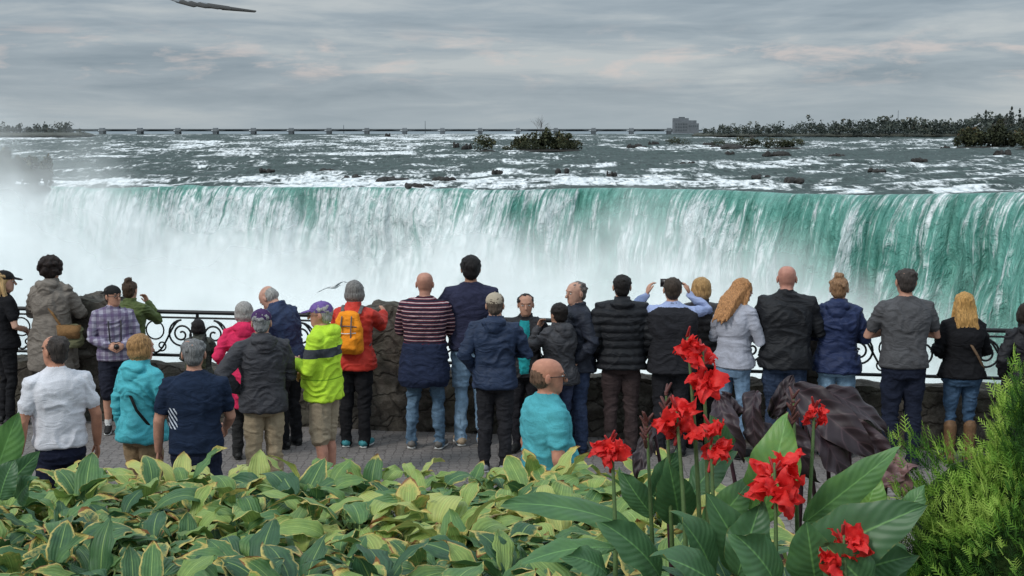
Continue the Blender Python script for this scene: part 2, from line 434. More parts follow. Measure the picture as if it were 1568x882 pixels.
    if 'tied' in extras:
        R=[]
        for z,i in ((.64,.02),(.70,.05),(.80,.05),(.90,.045),(1.0,.035),(1.05,.03)):
            rx,ry,cy=P(z,i); R.append((0,cy-.03,z,rx,ry))
        bd.loft(R,8,None,e=2.5)
        bd.tube([(-.19,.02,1.04),(0,-.17,1.03),(.19,.02,1.04)],[.025,.03,.025],8,8)
    if 'backpack' in extras:
        bd.loft([(0,-.215,1.02,.11,.07),(0,-.225,1.05,.14,.095),(0,-.225,1.2,.145,.10),(0,-.215,1.33,.135,.09),(0,-.20,1.42,.105,.065),(0,-.19,1.45,.06,.04)],8,U,e=3)
        bd.loft([(0,-.325,1.06,.09,.02),(0,-.335,1.09,.10,.03),(0,-.33,1.20,.10,.028),(0,-.32,1.23,.085,.015)],8,U,e=3)
        for sd in (-1,1):
            dt.tube([U((sd*.09,-.14,1.42)),U((sd*.10,-.06,1.492)),U((sd*.11,.06,1.46)),U((sd*.12,.13,1.36)),U((sd*.15,.12,1.2)),U((sd*.17,-.04,1.08))],[.02]*6,9,8,flat=.3,up=(1,0,0))
            dt.tube([U((sd*.05,-.30,1.40)),U((sd*.055,-.355,1.25)),U((sd*.05,-.34,1.08))],[.008]*3,9,6)
        dt.tube([U((-.10,-.31,1.30)),U((0,-.335,1.31)),U((.10,-.31,1.30))],[.006]*3,9,6)
        dt.tube([U((-.10,-.33,1.24)),U((0,-.365,1.235)),U((.10,-.33,1.24))],[.005]*3,10,6)
    if 'strap' in extras:
        dt.tube([U((-.10,.02,1.50)),U((-.08,-.12,1.44)),U((0,-.155,1.28)),U((.10,-.155,1.12)),U((.19,-.09,.98))],[.014]*5,8,8,flat=.35,up=(1,0,0))
    if 'bag' in extras:
        bd.loft([(.24,-.10,.84,.09,.05),(.24,-.10,.87,.125,.065),(.24,-.10,.99,.13,.07),(.24,-.10,1.06,.12,.055)],8,None,e=3)
        dt.loft([(.24,-.14,.94,.115,.045),(.24,-.14,1.07,.125,.05)],9,None,e=3)
        dt.tube([(.16,-.12,1.04),U((.02,-.17,1.28)),U((-.09,-.12,1.48)),U((-.10,.04,1.50))],[.014]*4,9,8,flat=.4)
    if 'phone' in extras:
        c=(hands[0][0]+hands[1][0])/2; dt.box(c+np.array([0,.01,.05]),(.075,.006,.04),6)
    if 'phone1' in extras:
        h=hands[1]; dt.box(h[0]+h[2]*.01,(.036,.006,.07),6,rot=rotx(-.8))
    if 'camera' in extras:
        c=U((0,.19,1.06)); dt.box(c,(.065,.03,.045),6); dt.tube([c,c+np.array([0,.08,0])],[.033,.033],6,12)
        for sd in (-1,1): dt.tube([c+np.array([sd*.06,0,.03]),U((sd*.07,.145,1.3)),U((sd*.075,.03,1.5))],[.008]*3,6,6)
    me=bpy.data.meshes.new('tmp'); me.from_pydata(bd.verts().tolist(),[],bd.f); me.update()
    to=bpy.data.objects.new('tmp',me); scene.collection.objects.link(to)
    r=to.modifiers.new('r','REMESH'); r.mode='VOXEL'; r.voxel_size=.0092
    sm_=to.modifiers.new('s','SMOOTH'); sm_.factor=.5; sm_.iterations=2
    dg=bpy.context.evaluated_depsgraph_get(); ev=to.evaluated_get(dg); em=ev.to_mesh()
    nv=len(em.vertices); V=np.empty(nv*3,np.float32); em.vertices.foreach_get('co',V); V=V.reshape(-1,3).astype(float)
    Nn=np.empty(nv*3,np.float32); em.vertices.foreach_get('normal',Nn); Nn=Nn.reshape(-1,3)
    li=np.empty(len(em.loops),np.int32); em.loops.foreach_get('vertex_index',li)
    Q=li.reshape(-1,4)
    cen=V[Q].mean(1)
    bvh=BVHTree.FromPolygons(bd.verts().tolist(),bd.f)
    lab=np.array([bd.l[bvh.find_nearest(c)[2]] for c in cen.tolist()])
    ev.to_mesh_clear(); bpy.data.objects.remove(to); bpy.data.meshes.remove(me)
    vl=np.zeros(nv,int); vl[Q.ravel()]=np.repeat(lab,4)
    sd=random.randint(0,9999)
    x,y,z=V[:,0],V[:,1],V[:,2]
    wrp=fbm(x*4,y*4,z*4,2,sd)*1.3
    w1=1-np.abs(vn(x*6+wrp,y*6,z*13+wrp*1.6,sd+3))*2
    w2=1-np.abs(vn(x*15+wrp*2,y*15,z*24+wrp,sd+5))*2
    amp={'jacket':.014,'coat':.014,'puffy':.006,'tee':.009,'sweater':.010,'polo':.009,'sleeveless':.006,'shirt':.010}[tk]
    disp=np.zeros(nv)
    mt=np.isin(vl,(1,8,11)); disp[mt]=(w1[mt]*amp+w2[mt]*amp*.35)-amp*.3
    if tk=='puffy' : disp[vl==1]+=.016*np.abs(np.sin(math.pi*z[vl==1]/.075))-.007
    mb=vl==2; fold=np.where((z<.25)|(np.abs(z-.5)<.1),1.6,1.0); disp[mb]=(w1[mb]*.008+w2[mb]*.004-.004)*fold[mb]
    mh=vl==4; disp[mh]=fbm(x[mh]*60,y[mh]*60,z[mh]*22,2,sd)*.0045
    V+=Nn*disp[:,None]
    allV=np.concatenate([V,dt.verts()])*sc
    allF=Q.tolist()+[tuple(i+nv for i in f) for f in dt.f]
    allL=list(lab)+dt.l
    mats=[skinm(skin),cloth(top,tpat if tpat!='plain' else ('nylon' if tk in('jacket','puffy') else 'plain')),cloth(bottom,bpat),simple('shoe',shoe,.6),hairm(hc),cloth(hatc),
          simple('dark_eye',(.012,.01,.01),.3,.5),simple('lip_and_ear_shade',tuple(c*f for c,f in zip(skin,(.85,.66,.64))),.6),cloth(extra),cloth(extra2),simple('white_rubber',(.60,.60,.58),.6),cloth(vest)]
    allV[:,2]=np.maximum(allV[:,2],.002)
    o=mesh_np(name,allV,allF,mats,True,matidx=allL)
    o.location=(loc[0],loc[1],z0); o.rotation_euler=(0,0,math.radians(yaw))
    return o

BLOND=(.42,.25,.10); DK=(.02,.014,.01)
person('woman_in_black_cap',14,413,650,-50,'f',(.012,.012,.014),'tee',bottom=(.015,.015,.017),bk='slim',hair='long',hc=(.5,.33,.15),hat='cap',armL='belly',armR='belly',skin=(.55,.35,.26),hy=-25)
person('person_in_hooded_coat',86,391,651,-5,'f',(.20,.175,.15),'coat',bottom=(.02,.02,.02),hair='curly',hc=(.02,.012,.01),armL='rail',armR='rail',hood=True,extras=('bag',),extra=(.16,.16,.09),extra2=(.25,.14,.06),wide=1.08,hp=-8)
person('woman_in_olive_jacket',205,430,646,-10,'f',(.09,.12,.035),'jacket',hair='bun',hc=(.06,.035,.02),bottom=(.02,.02,.03),armL='face',armR='face')
person('man_in_plaid_shirt',180,436,661,-158,'m',(.40,.38,.46),'shirt','plaid',bottom=(.02,.022,.035),bk='shorts',hat='cap_back',hair='short',hc=(.04,.035,.03),armL='belly',armR='belly',extras=('camera','whitesole'),glasses=True,hy=30,lean=0,skin=(.5,.29,.2))
person('man_in_white_polo',88,513,0,32,'m',(.66,.66,.70),'polo',bottom=(.014,.017,.035),hair='crop',hc=(.05,.04,.035),armL='down',armR='down',skin=(.50,.26,.17),hy=25,wide=.98,belly=.02,s=203)
person('woman_in_turquoise_jacket',214,512,0,-30,'f',(.07,.41,.47),'jacket',bottom=(.27,.19,.11),hair='bob',hc=(.36,.20,.08),armL='down',armR='belly',skin=(.55,.33,.24),hood=True,wide=1.08,hy=-10,extras=('strap',),extra=(.02,.02,.02),s=190)
person('man_in_navy_tshirt',297,518,0,8,'m',(.014,.024,.05),'tee','sidestripe',bottom=(.015,.02,.04),hair='crop',hc=(.19,.19,.19),armL='down',armR='fwd_low',skin=(.48,.27,.19),wide=1.06,lean=3,s=203)
person('child_in_dark_jacket',308,489,668,0,'f',(.05,.055,.045),'jacket',bottom=(.03,.03,.04),hair='bob',hc=(.012,.01,.01),armL='rail',armR='rail',extras=('backpack',),extra=(.08,.09,.05),extra2=(.03,.03,.03))
person('woman_in_pink_coat',379,462,702,8,'f',(.62,.03,.10),'coat',bottom=(.03,.03,.03),hair='bob',hc=(.36,.34,.32),armL='pockets',armR='belly',hood=True,wide=1.05)
person('man_in_grey_rain_jacket',402,472,0,22,'m',(.045,.045,.052),'jacket',bottom=(.34,.27,.18),hat='cap',hatc=(.07,.035,.11),hair='crop',hc=(.3,.3,.3),armL='akimbo',armR='read',hood=True,skin=(.5,.3,.22),wide=1.0,hy=-15,s=181)
person('man_bending_in_navy_jacket',443,433,684,60,'m',(.02,.035,.085),'jacket',bottom=(.015,.015,.017),hair='fringe',hc=(.35,.34,.32),armL='read',armR='read',lean=14,hp=-38,wide=1.05,skin=(.52,.32,.24))
person('man_in_neon_jacket',496,460,0,75,'m',(.48,.72,.05),'jacket','band',bottom=(.33,.27,.19),bk='shorts',hat='cap',hatc=(.16,.10,.30),hair='crop',hc=(.4,.38,.36),armL='read',armR='belly',hood=True,skin=(.52,.28,.2),belly=.05,lean=2,hy=10,glasses=True,s=176)
person('woman_with_orange_backpack',545,430,684,-8,'f',(.55,.04,.025),'jacket',bottom=(.014,.014,.016),hair='bob',hc=(.2,.19,.18),armL='rail',armR='point',extras=('backpack','whitesole'),extra=(.85,.28,.02),extra2=(.13,.12,.12),shoe=(.05,.25,.28),hp=-8,wide=1.05)
person('man_in_striped_shirt',652,416,686,-5,'m',(.022,.02,.035),'sweater','stripes',bottom=(.09,.15,.22),bk='jeans',bpat='denim',hair='bald',hc=(.1,.1,.1),armL='rail',armR='rail',extras=('tied','whitesole'),extra=(.02,.028,.06),wide=1.08,stance=.04,skin=(.48,.26,.19),shoe=(.14,.13,.12))
person('tall_man_in_navy_tshirt',722,391,681,5,'m',(.028,.03,.06),'tee',bottom=(.22,.33,.45),bk='jeans',bpat='denim',hair='thick',hc=(.012,.01,.01),armL=((.33,.04,1.18),(.42,.2,1.2)),armR='rail',skin=(.34,.19,.12),extras=('whitesole',),shoe=(.4,.3,.2),wide=1.05)
person('man_in_navy_rain_jacket',758,447,722,-6,'m',(.018,.032,.07),'jacket',bottom=(.022,.022,.026),hat='cap',hatc=(.45,.38,.29),hair='crop',hc=(.12,.09,.07),armL='pockets',armR='crossed',hood=True,extras=('whitesole',),shoe=(.25,.26,.27),wide=1.0,hy=5)
person('woman_in_dark_jacket_and_teal_top',805,449,690,172,'f',(.02,.02,.024),'jacket',bottom=(.02,.02,.025),hair='pony',hc=(.012,.009,.008),armL='pockets',armR='down',skin=(.45,.26,.18),extras=('shirtfront',),vest=(.02,.28,.30),hy=8)
person('man_facing_left_in_dark_jacket',884,430,690,105,'m',(.018,.022,.035),'jacket',bottom=(.03,.045,.09),bpat='denim',hair='crop',hc=(.14,.12,.11),armL='pockets',armR='belly',skin=(.5,.31,.23),hy=15,wide=1.06)
person('woman_in_charcoal_jacket',856,464,700,35,'f',(.05,.05,.056),'jacket',bottom=(.03,.04,.08),bk='slim',bpat='denim',hair='thick',hc=(.014,.01,.009),armL='face',armR='crossed',hood=True,skin=(.42,.25,.17),wide=1.08)
person('man_in_turquoise_polo',836,547,0,-68,'m',(.08,.36,.41),'polo',bottom=(.1,.1,.12),hair='fringe',hc=(.15,.085,.055),armL='down',armR='down',glasses=True,skin=(.50,.25,.17),belly=.07,wide=1.05,hy=-16,lean=1,s=228)
person('man_in_black_puffer',950,420,695,0,'m',(.010,.011,.014),'puffy',bottom=(.05,.035,.035),hair='short',hc=(.014,.011,.01),armL='pockets',armR='pockets',wide=1.05,hood=True)
person('man_in_black_vest_photographing',1026,424,697,0,'m',(.33,.40,.62),'shirt',bottom=(.02,.02,.024),hair='short',hc=(.05,.035,.025),armL='phone_up',armR='phone_up',extras=('vest','phone'),vest=(.022,.022,.026),wide=1.05,lean=1)
person('blonde_woman_in_dark_vest',1070,425,684,10,'f',(.05,.045,.045),'puffy',bottom=(.02,.02,.02),hair='bob',hc=BLOND,armL='rail',armR='rail')
person('woman_in_grey_sweater',1120,424,700,-40,'f',(.38,.39,.45),'sweater',bottom=(.14,.22,.32),bk='slim',bpat='denim',hair='long',hc=(.45,.22,.09),armL='read',armR='read',extras=('phone1',),hp=-28,hy=-15,lean=4,skin=(.6,.38,.3))
person('bald_man_in_black_jacket',1198,406,702,-12,'m',(.012,.013,.016),'jacket',bottom=(.025,.04,.075),bpat='denim',hair='bald',armL='read',armR='crossed',wide=1.14,skin=(.48,.25,.19),hp=-6)
person('woman_in_navy_anorak',1277,424,700,-18,'f',(.018,.03,.085),'jacket',bottom=(.20,.32,.44),bk='slim',bpat='denim',hair='bun',hc=(.3,.17,.09),armL='rail',armR='read',hood=True,wide=1.1)
person('man_in_grey_tshirt',1378,410,717,0,'m',(.085,.085,.09),'tee',bottom=(.014,.018,.034),hair='crop',hc=(.05,.04,.035),armL='crossed',armR='crossed',skin=(.48,.28,.2),wide=1.05)
person('blonde_woman_in_black_top',1467,447,708,0,'f',(.012,.012,.014),'sweater',bottom=(.04,.08,.14),bk='slim',bpat='denim',hair='long',hc=(.5,.28,.09),armL='belly',armR='belly',extras=('boots','strap'),extra=(.2,.13,.08),shoe=(.16,.09,.045),wide=1.12)
person('person_in_black_jacket',1562,464,716,5,'f',(.013,.013,.016),'jacket',bottom=(.02,.02,.02),hair='bob',hc=DK,armL='pockets',armR='rail',hood=True)

# ------------------------------------------------------------------ wall line
WL=at_z(0,637)[:2]; WR=at_z(1568,694)[:2]
wd=nrm(np.append(WR-WL,0)); wn=np.array([-wd[1],wd[0],0])
def wp(px):
    k=(px-784)/(F)
    t=(k*(WL[1]*CP+.31)-WL[0])/(wd[0]-k*wd[1]*CP); return t
def wpt(t,off,z):
    p=np.append(WL,0)+wd*t+wn*off; p[2]=z; return p
def stone_mat():
    m,nt,b=newmat('rubble_stone',.9,.2)
    oc=N(nt,'ShaderNodeTexCoord').outputs['Object']
    d=N(nt,'ShaderNodeVectorMath',{'operation':'ADD'},{0:oc,1:VM(nt,N(nt,'ShaderNodeTexNoise',None,{'Vector':oc,'Scale':4.0,'Detail':4.0}).outputs['Color'],(.28,.28,.28))}).outputs[0]
    v=VM(nt,d,(1,1,1.6))
    vo=N(nt,'ShaderNodeTexVoronoi',{'feature':'DISTANCE_TO_EDGE'},{'Vector':v,'Scale':3.6})
    vc=N(nt,'ShaderNodeTexVoronoi',None,{'Vector':v,'Scale':3.6})
    n=noise_(nt,oc,11,6,.75); n2=noise_(nt,oc,2.5,3,.6)
    c=mix(nt,.4,ramp(nt,n,[(.25,(.028,.025,.020)),(.5,(.10,.088,.073)),(.75,(.24,.22,.19))]),ramp(nt,N(nt,'ShaderNodeSeparateColor',None,{0:vc.outputs['Color']}).outputs[0],[(0,(.045,.038,.030)),(1,(.16,.14,.12))]))
    c=mix(nt,ramp(nt,n2,[(.45,0.0),(.7,.6)]),c,(.05,.055,.035))
    e=ramp(nt,vo.outputs['Distance'],[(0,0.0),(.10,1.0)])
    c=mix(nt,M_(nt,'ADD',M_(nt,'MULTIPLY',e,.6),.4),(.03,.026,.022),c)
    setin(nt,b,'Base Color',c)
    h=M_(nt,'ADD',M_(nt,'MULTIPLY',e,.5),M_(nt,'MULTIPLY',n,.8))
    setin(nt,b,'Normal',bump(nt,h,.8,.04)); return m
STONE=stone_mat()
def stone_block(name,t0,t1,o0,o1,z0,z1,mat=STONE,amp=.018,res=.03):
    nx=max(2,int((t1-t0)/res)); ny=max(2,int((o1-o0)/res)); nz=max(2,int((z1-z0)/res))
    V=[];Fc=[]
    def sheet(fn,a,b):
        base=sum(len(q) for q in V)
        A,B=np.meshgrid(np.linspace(0,1,a+1),np.linspace(0,1,b+1),indexing='ij')
        q=fn(A.ravel(),B.ravel()); V.append(q); Fc.append(gridfaces(a+1,b+1)+base)
    sheet(lambda a,b:np.stack([t0+(t1-t0)*a,0*a+o0,z0+(z1-z0)*b],1),nx,nz)
    sheet(lambda a,b:np.stack([t0+(t1-t0)*a,0*a+o1,z0+(z1-z0)*b],1),nx,nz)
    sheet(lambda a,b:np.stack([t0+(t1-t0)*a,o0+(o1-o0)*b,0*a+z1],1),nx,ny)
    sheet(lambda a,b:np.stack([0*a+t0,o0+(o1-o0)*a,z0+(z1-z0)*b],1),ny,nz)
    sheet(lambda a,b:np.stack([0*a+t1,o0+(o1-o0)*a,z0+(z1-z0)*b],1),ny,nz)
    q=np.concatenate(V); Fq=np.concatenate(Fc)
    d=np.stack([fbm(q[:,0]*5,q[:,1]*5,q[:,2]*7,4,k*31+int(abs(t0)*10)) for k in range(3)],1)*amp
    q=q+d; top=np.clip((q[:,2]-(z1-.05))/.05,0,1)
    cy=(o0+o1)/2
    q[:,1]=cy+(q[:,1]-cy)*(1-.06*top**2)
    P=np.append(WL,0)+q[:,:1]*wd+q[:,1:2]*wn; P[:,2]=q[:,2]
    P[:,2]=np.where(P[:,2]<.02,-.05,P[:,2])
    return mesh_np(name,P,Fq,[mat],True)
tmax=float(np.linalg.norm(WR-WL))
stone_block('stone_wall',-8,tmax+8,0.0,.42,0,.60,amp=.03,res=.035)
cope=simple('weathered_coping',(.20,.19,.17),.9,.2,9,.4,.6,.02)
pillars=[wp(138),wp(595),wp(1235),wp(-420),wp(1900)]
for t in pillars:
    stone_block('stone_pillar',t-.26,t+.26,-.06,.48,0,1.30,amp=.04,res=.03)
IRON=simple('wrought_iron',(.012,.013,.014),.45,.5,60,.3,.2,.002,.3)
cu=bpy.data.curves.new('iron_railing','CURVE'); cu.dimensions='3D'; cu.bevel_depth=.011; cu.bevel_resolution=2; cu.resolution_u=3
def spl(pts,r=1.0):
    s=cu.splines.new('POLY'); s.points.add(len(pts)-1)
    for p,q in zip(s.points,pts): p.co=(q[0],q[1],q[2],1); p.radius=r
def rail(ta,tb):
    OFF=.16
    spl([wpt(ta,OFF,1.17),wpt(tb,OFF,1.17)],2.1); spl([wpt(ta,OFF,1.11),wpt(tb,OFF,1.11)],1.0)
    spl([wpt(ta,OFF,.70),wpt(tb,OFF,.70)],1.6)
    n=max(1,round((tb-ta)/1.15)); w=(tb-ta)/n
    for k in range(n):
        c=ta+(k+.5)*w
        if k>0: spl([wpt(c-w/2,OFF,.55),wpt(c-w/2,OFF,1.17)],1.6)
        for s in (-1,1):
            cx=c+s*.30; cz=.93; P=[]
            for i in range(46):
                a=i/45*2*math.pi*2.1; r=.155*(1-i/52)
                P.append(wpt(cx+s*r*math.cos(a+math.pi/2),OFF,cz+r*math.sin(a+math.pi/2)))
            spl(P)
            spl([wpt(cx-s*u*.30,OFF,1.085-.36*math.sin(u*math.pi/2)**2) for u in np.linspace(0,1,12)])
            spl([wpt(cx+s*(.155+.12*math.sin(u*math.pi)),OFF,.71+.39*u) for u in np.linspace(0,1,12)],.9)
            P=[]
            for i in range(24):
                a=i/23*2*math.pi*1.3; r=.06*(1-i/30); P.append(wpt(c+s*.07+s*r*math.cos(a-2.2),OFF,.80+r*math.sin(a-2.2)))
            spl(P,.8)
        spl([wpt(c+.10*math.cos(a),OFF,.97+.10*math.sin(a)) for a in np.linspace(0,2*math.pi,22)],.8)
ps=sorted(pillars)
for a,b in zip(ps[:-1],ps[1:]): rail(a+.2,b-.2)
ro=bpy.data.objects.new('iron_railing',cu); scene.collection.objects.link(ro); cu.materials.append(IRON)
# ------------------------------------------------------------------ pavement & terrace
def pave_mat():
    m,nt,b=newmat('cobbled_pavement',.88,.22)
    oc=N(nt,'ShaderNodeTexCoord').outputs['Object']
    d=N(nt,'ShaderNodeVectorMath',{'operation':'ADD'},{0:oc,1:VM(nt,N(nt,'ShaderNodeTexNoise',None,{'Vector':oc,'Scale':6.0}).outputs['Color'],(.04,.04,0))}).outputs[0]
    vo=N(nt,'ShaderNodeTexVoronoi',{'feature':'DISTANCE_TO_EDGE'},{'Vector':d,'Scale':11.0,'Randomness':.45})
    vc=N(nt,'ShaderNodeTexVoronoi',None,{'Vector':d,'Scale':11.0,'Randomness':.45})
    n=noise_(nt,oc,1.6,6,.7); n2=noise_(nt,oc,60,2,.6)
    c=ramp(nt,n,[(.3,(.115,.098,.088)),(.7,(.25,.215,.195))])
    c=mix(nt,.25,c,ramp(nt,N(nt,'ShaderNodeSeparateColor',None,{0:vc.outputs['Color']}).outputs[0],[(0,(.11,.097,.09)),(1,(.29,.255,.235))]))
    c=mix(nt,.3,c,ramp(nt,n2,[(.3,.08),(.7,.34)]))
    e=ramp(nt,vo.outputs['Distance'],[(0,0.0),(.08,1.0)])
    c=mix(nt,M_(nt,'ADD',M_(nt,'MULTIPLY',e,.6),.4),(.05,.044,.04),c); setin(nt,b,'Base Color',c)
    setin(nt,b,'Normal',bump(nt,M_(nt,'ADD',e,M_(nt,'MULTIPLY',n2,.3)),.5,.01)); return m
def wl_y(x): return WL[1]+(x-WL[0])*wd[1]/wd[0]
xs=np.linspace(-70,70,60); TV=[]
yf=np.concatenate([[-40,-10,0,5,8,9.5],np.linspace(10,11.4,9)])
for y in yf: TV+= [[x,min(y,wl_y(x)),float(gz(y))] for x in xs]
TV+=[[x,max(wl_y(x)+.45,11.5),0] for x in xs]
mesh_np('paved_terrace',TV,gridfaces(len(yf)+1,60),[pave_mat()],True)
rockm=simple('cliff_rock',(.12,.11,.10),.9,.2,.5,.5,1,.5)
c1=[[x,wl_y(x)+.45,-.004] for x in xs]; c2=[[x,wl_y(x)+4,-62] for x in xs]
mesh_np('gorge_cliff',c2+c1,gridfaces(2,60),[rockm],False)
# ------------------------------------------------------------------ river and falls
cpx=np.array([-1500,-900,-400,0,300,600,850,1050,1250,1400,1568,1800,2200,2700])
cD=np.array([300,315,305,295,285,272,258,245,228,214,198,172,130,95.])
cy=np.array([292,291,290,288,283,286,287,289,296,295,294,294,294,294.])
PX=np.linspace(-1200,2300,1400)
def smo(a,k=61):
    p=np.pad(a,k//2,mode='edge'); return np.convolve(p,np.hanning(k)/np.hanning(k).sum(),'valid')[:len(a)]
Ds=smo(np.interp(PX,cpx,cD),161); Yc=smo(np.interp(PX,cpx,cy))
Dc=Ds+fbm(PX/60,0*PX,1.3,4,5)*3.4+fbm(PX/190,0*PX,4.3,2,6)*5
zc=H-(Yc-200)/F*Ds/CP
K=(PX-784)/F/CP
X0=K*Dc; Y0=Dc
P2=np.stack([K*Ds,Ds],1); tg=np.gradient(P2,axis=0); tg/=np.linalg.norm(tg,axis=1)[:,None]
nx,ny=tg[:,1],-tg[:,0]
S=np.concatenate([[0],np.cumsum(np.linalg.norm(np.diff(P2,axis=0),axis=1))])
def water_mats():
    m,nt,b=newmat('falling_water',.35,.35)
    a=N(nt,'ShaderNodeAttribute',{'attribute_name':'fuv'}).outputs['Vector']
    fo=N(nt,'ShaderNodeAttribute',{'attribute_name':'foam'}).outputs['Fac']
    n1=noise_(nt,VM(nt,a,(.30,.035,1)),1,5,.62,.5)
    n2=noise_(nt,VM(nt,a,(1.5,.09,1)),1,4,.7,.5)
    n3=noise_(nt,VM(nt,a,(.9,.40,1)),1,4,.72,.9)
    f=M_(nt,'ADD',fo,M_(nt,'MULTIPLY',M_(nt,'SUBTRACT',n1,.5),2.1))
    f=M_(nt,'ADD',f,M_(nt,'MULTIPLY',M_(nt,'SUBTRACT',n2,.5),2.2))
    f=M_(nt,'ADD',f,M_(nt,'MULTIPLY',M_(nt,'SUBTRACT',n3,.5),.9))
    msk=ramp(nt,f,[(.22,0.0),(.88,1.0)],'EASE')
    green=ramp(nt,n2,[(.3,(.05,.22,.175)),(.7,(.21,.48,.40))])
    white=ramp(nt,M_(nt,'ADD',M_(nt,'MULTIPLY',n3,.6),M_(nt,'MULTIPLY',n2,.4)),[(.36,(.30,.40,.39)),(.49,(.62,.71,.70)),(.61,(.91,.93,.93))])  # grey shading of the foam is put into its white
    setin(nt,b,'Base Color',mix(nt,msk,green,white))
    setin(nt,b,'Roughness',ramp(nt,msk,[(0,.35),(1,.85)]))
    setin(nt,b,'Normal',bump(nt,n3,.9,1.8))
    fall=m
    m,nt,b=newmat('river_rapids',.3,.2)
    g=N(nt,'ShaderNodeNewGeometry').outputs['Position']
    fo=N(nt,'ShaderNodeAttribute',{'attribute_name':'foam'}).outputs['Fac']
    n0=noise_(nt,VM(nt,g,(.035,.011,.0)),1,5,.68,.6)
    n1=noise_(nt,VM(nt,g,(.16,.06,.0)),1,5,.7,.6); n2=noise_(nt,VM(nt,g,(.7,.22,.0)),1,3,.7,.4)
    f=M_(nt,'ADD',fo,M_(nt,'MULTIPLY',M_(nt,'SUBTRACT',n0,.5),2.0)); f=M_(nt,'ADD',f,M_(nt,'MULTIPLY',M_(nt,'SUBTRACT',n1,.5),2.3)); f=M_(nt,'ADD',f,M_(nt,'MULTIPLY',M_(nt,'SUBTRACT',n2,.5),1.6))
    msk=ramp(nt,f,[(.38,0.0),(.84,1.0)])
    dark=ramp(nt,n2,[(.3,(.014,.024,.022)),(.7,(.06,.095,.085))])
    white=ramp(nt,n2,[(.35,(.50,.55,.56)),(.6,(.86,.88,.88))])
    setin(nt,b,'Base Color',mix(nt,msk,dark,white)); setin(nt,b,'Roughness',ramp(nt,msk,[(0,.6),(1,.9)]))
    setin(nt,b,'Normal',bump(nt,n2,.6,1.0))
    return fall,m
FALLM,RIVM=water_mats()
rows=np.concatenate([np.linspace(0,1,380)**1.7])
Dfar=1600.
nr=len(rows); nc=len(PX)
RD=Dc[None,:]+(Dfar-Dc[None,:])*rows[:,None]
RX=K[None,:]*RD
rise=np.clip((RD-Dc)/(1500-Dc),0,1)
zb=zc[None,:]+(-.9-zc[None,:])*rise**.92
dist=RD-Dc[None,:]
w1=fbm(RX/16,RD/9,0,4,11); ridge=1-np.abs(fbm(RX/22+3,RD/14,0,3,23))*1.6
gp=[-1400,0,240,300,460,500,720,760,850,1050,1568,2600]; gv=[.1,.08,.12,.50,.45,.10,.12,.55,.72,.76,.85,.9]
G=smo(np.interp(PX,gp,gv),25)
G=np.clip(G+.24*fbm(PX/38,0*PX,7.7,3,66),0,1)
amp=(np.clip(dist/12,0,1)+.6*(1-G)[None,:]*np.exp(-dist/12))*np.interp(RD,[200,400,900,1600],[.9,1.0,1.1,.2])
RZ=zb+(w1*.6+ridge*.5-.35)*amp
lip=np.exp(-dist/22)
wq=5200/RD
b1=fbm(RX/(6+RD*.045),wq*1.1,0,3,141); b2=fbm(RX/(3+RD*.016),wq*2.6,0,3,151); b3=fbm(RX/(20+RD*.16),wq*.5,0,2,161)
foam=.24+.38*lip+.14*(ridge-.45)+.26*b1+.32*b2+.28*b3
foam=foam+np.interp(RD,[230,300,350,450,600,800,1300,1600],[.24,.24,.17,-.02,-.04,.02,.08,0])
foam-=np.interp(PX,[750,950],[0,.12])[None,:]*np.exp(-((RD-520)/170)**2)
foam-=G[None,:]*.85*np.exp(-(dist/7)**2)
mesh_np('river',np.stack([RX,RD,RZ],-1).reshape(-1,3),gridfaces(nr,nc),[RIVM],True,{'foam':('FLOAT',foam.ravel())})
far=[[-6000,1600,-1.0],[6000,1600,-1.0],[-6000,9000,-1.0],[6000,9000,-1.0]]
mesh_np('upper_river_water',far,gridfaces(2,2),[simple('far_water',(.16,.2,.22),.5,.4,.01,.3)],False)
nk=170; tau=np.linspace(0,1,nk)**1.15
T=3.25*tau; drop=.5*9.8*T*T; out=(4.2+1.0*fbm(PX/60,0*PX,2.2,2,9))[None,:]*T[:,None]
SS=np.broadcast_to(S[None,:],(nk,nc)); TT=np.broadcast_to((drop)[:,None],(nk,nc))
path=TT**.8*2
colz=fbm(SS/3.2,path/26,0,4,51); cl=fbm(SS/7,path/14,0,4,61); fine=fbm(SS/1.1,path/9,0,3,71)
A=np.clip(TT/14,0,1)
offs=out+A*(colz*1.9+cl*1.7+fine*.6)+np.clip(TT/2,0,1)*(1-A)*colz*.6
whitef=(1-G)[None,:]
offs+=A*whitef*cl*1.6
FX=X0[None,:]+nx[None,:]*offs; FY=Y0[None,:]+ny[None,:]*offs
FZ=(RZ[0][None,:]-TT)+A*fbm(SS/5,path/6,0,2,81)*.6
tf=np.interp(TT,[0,3,10,25,40,52],[0,.05,.18,.5,.85,1.15])
foamF=.03+(1-G)[None,:]*.85*np.clip(TT/2+.55,0,1)+tf*(1.1-.4*G[None,:])+.45*colz*np.clip(TT/4,0.2,1)+.32*cl
mesh_np('waterfall',np.stack([FX,FY,FZ],-1).reshape(-1,3),gridfaces(nk,nc)[:,::-1],[FALLM],True,
  {'foam':('FLOAT',foamF.ravel()),'fuv':('FLOAT_VECTOR',np.stack([SS,path,0*SS],-1).reshape(-1,3))})
mesh_np('lower_river_water',[[-3000,-500,-62],[3000,-500,-62],[-3000,500,-62],[3000,500,-62]],gridfaces(2,2),[simple('foaming_basin',(.7,.78,.78),.8,.3,.08,.25)],False)
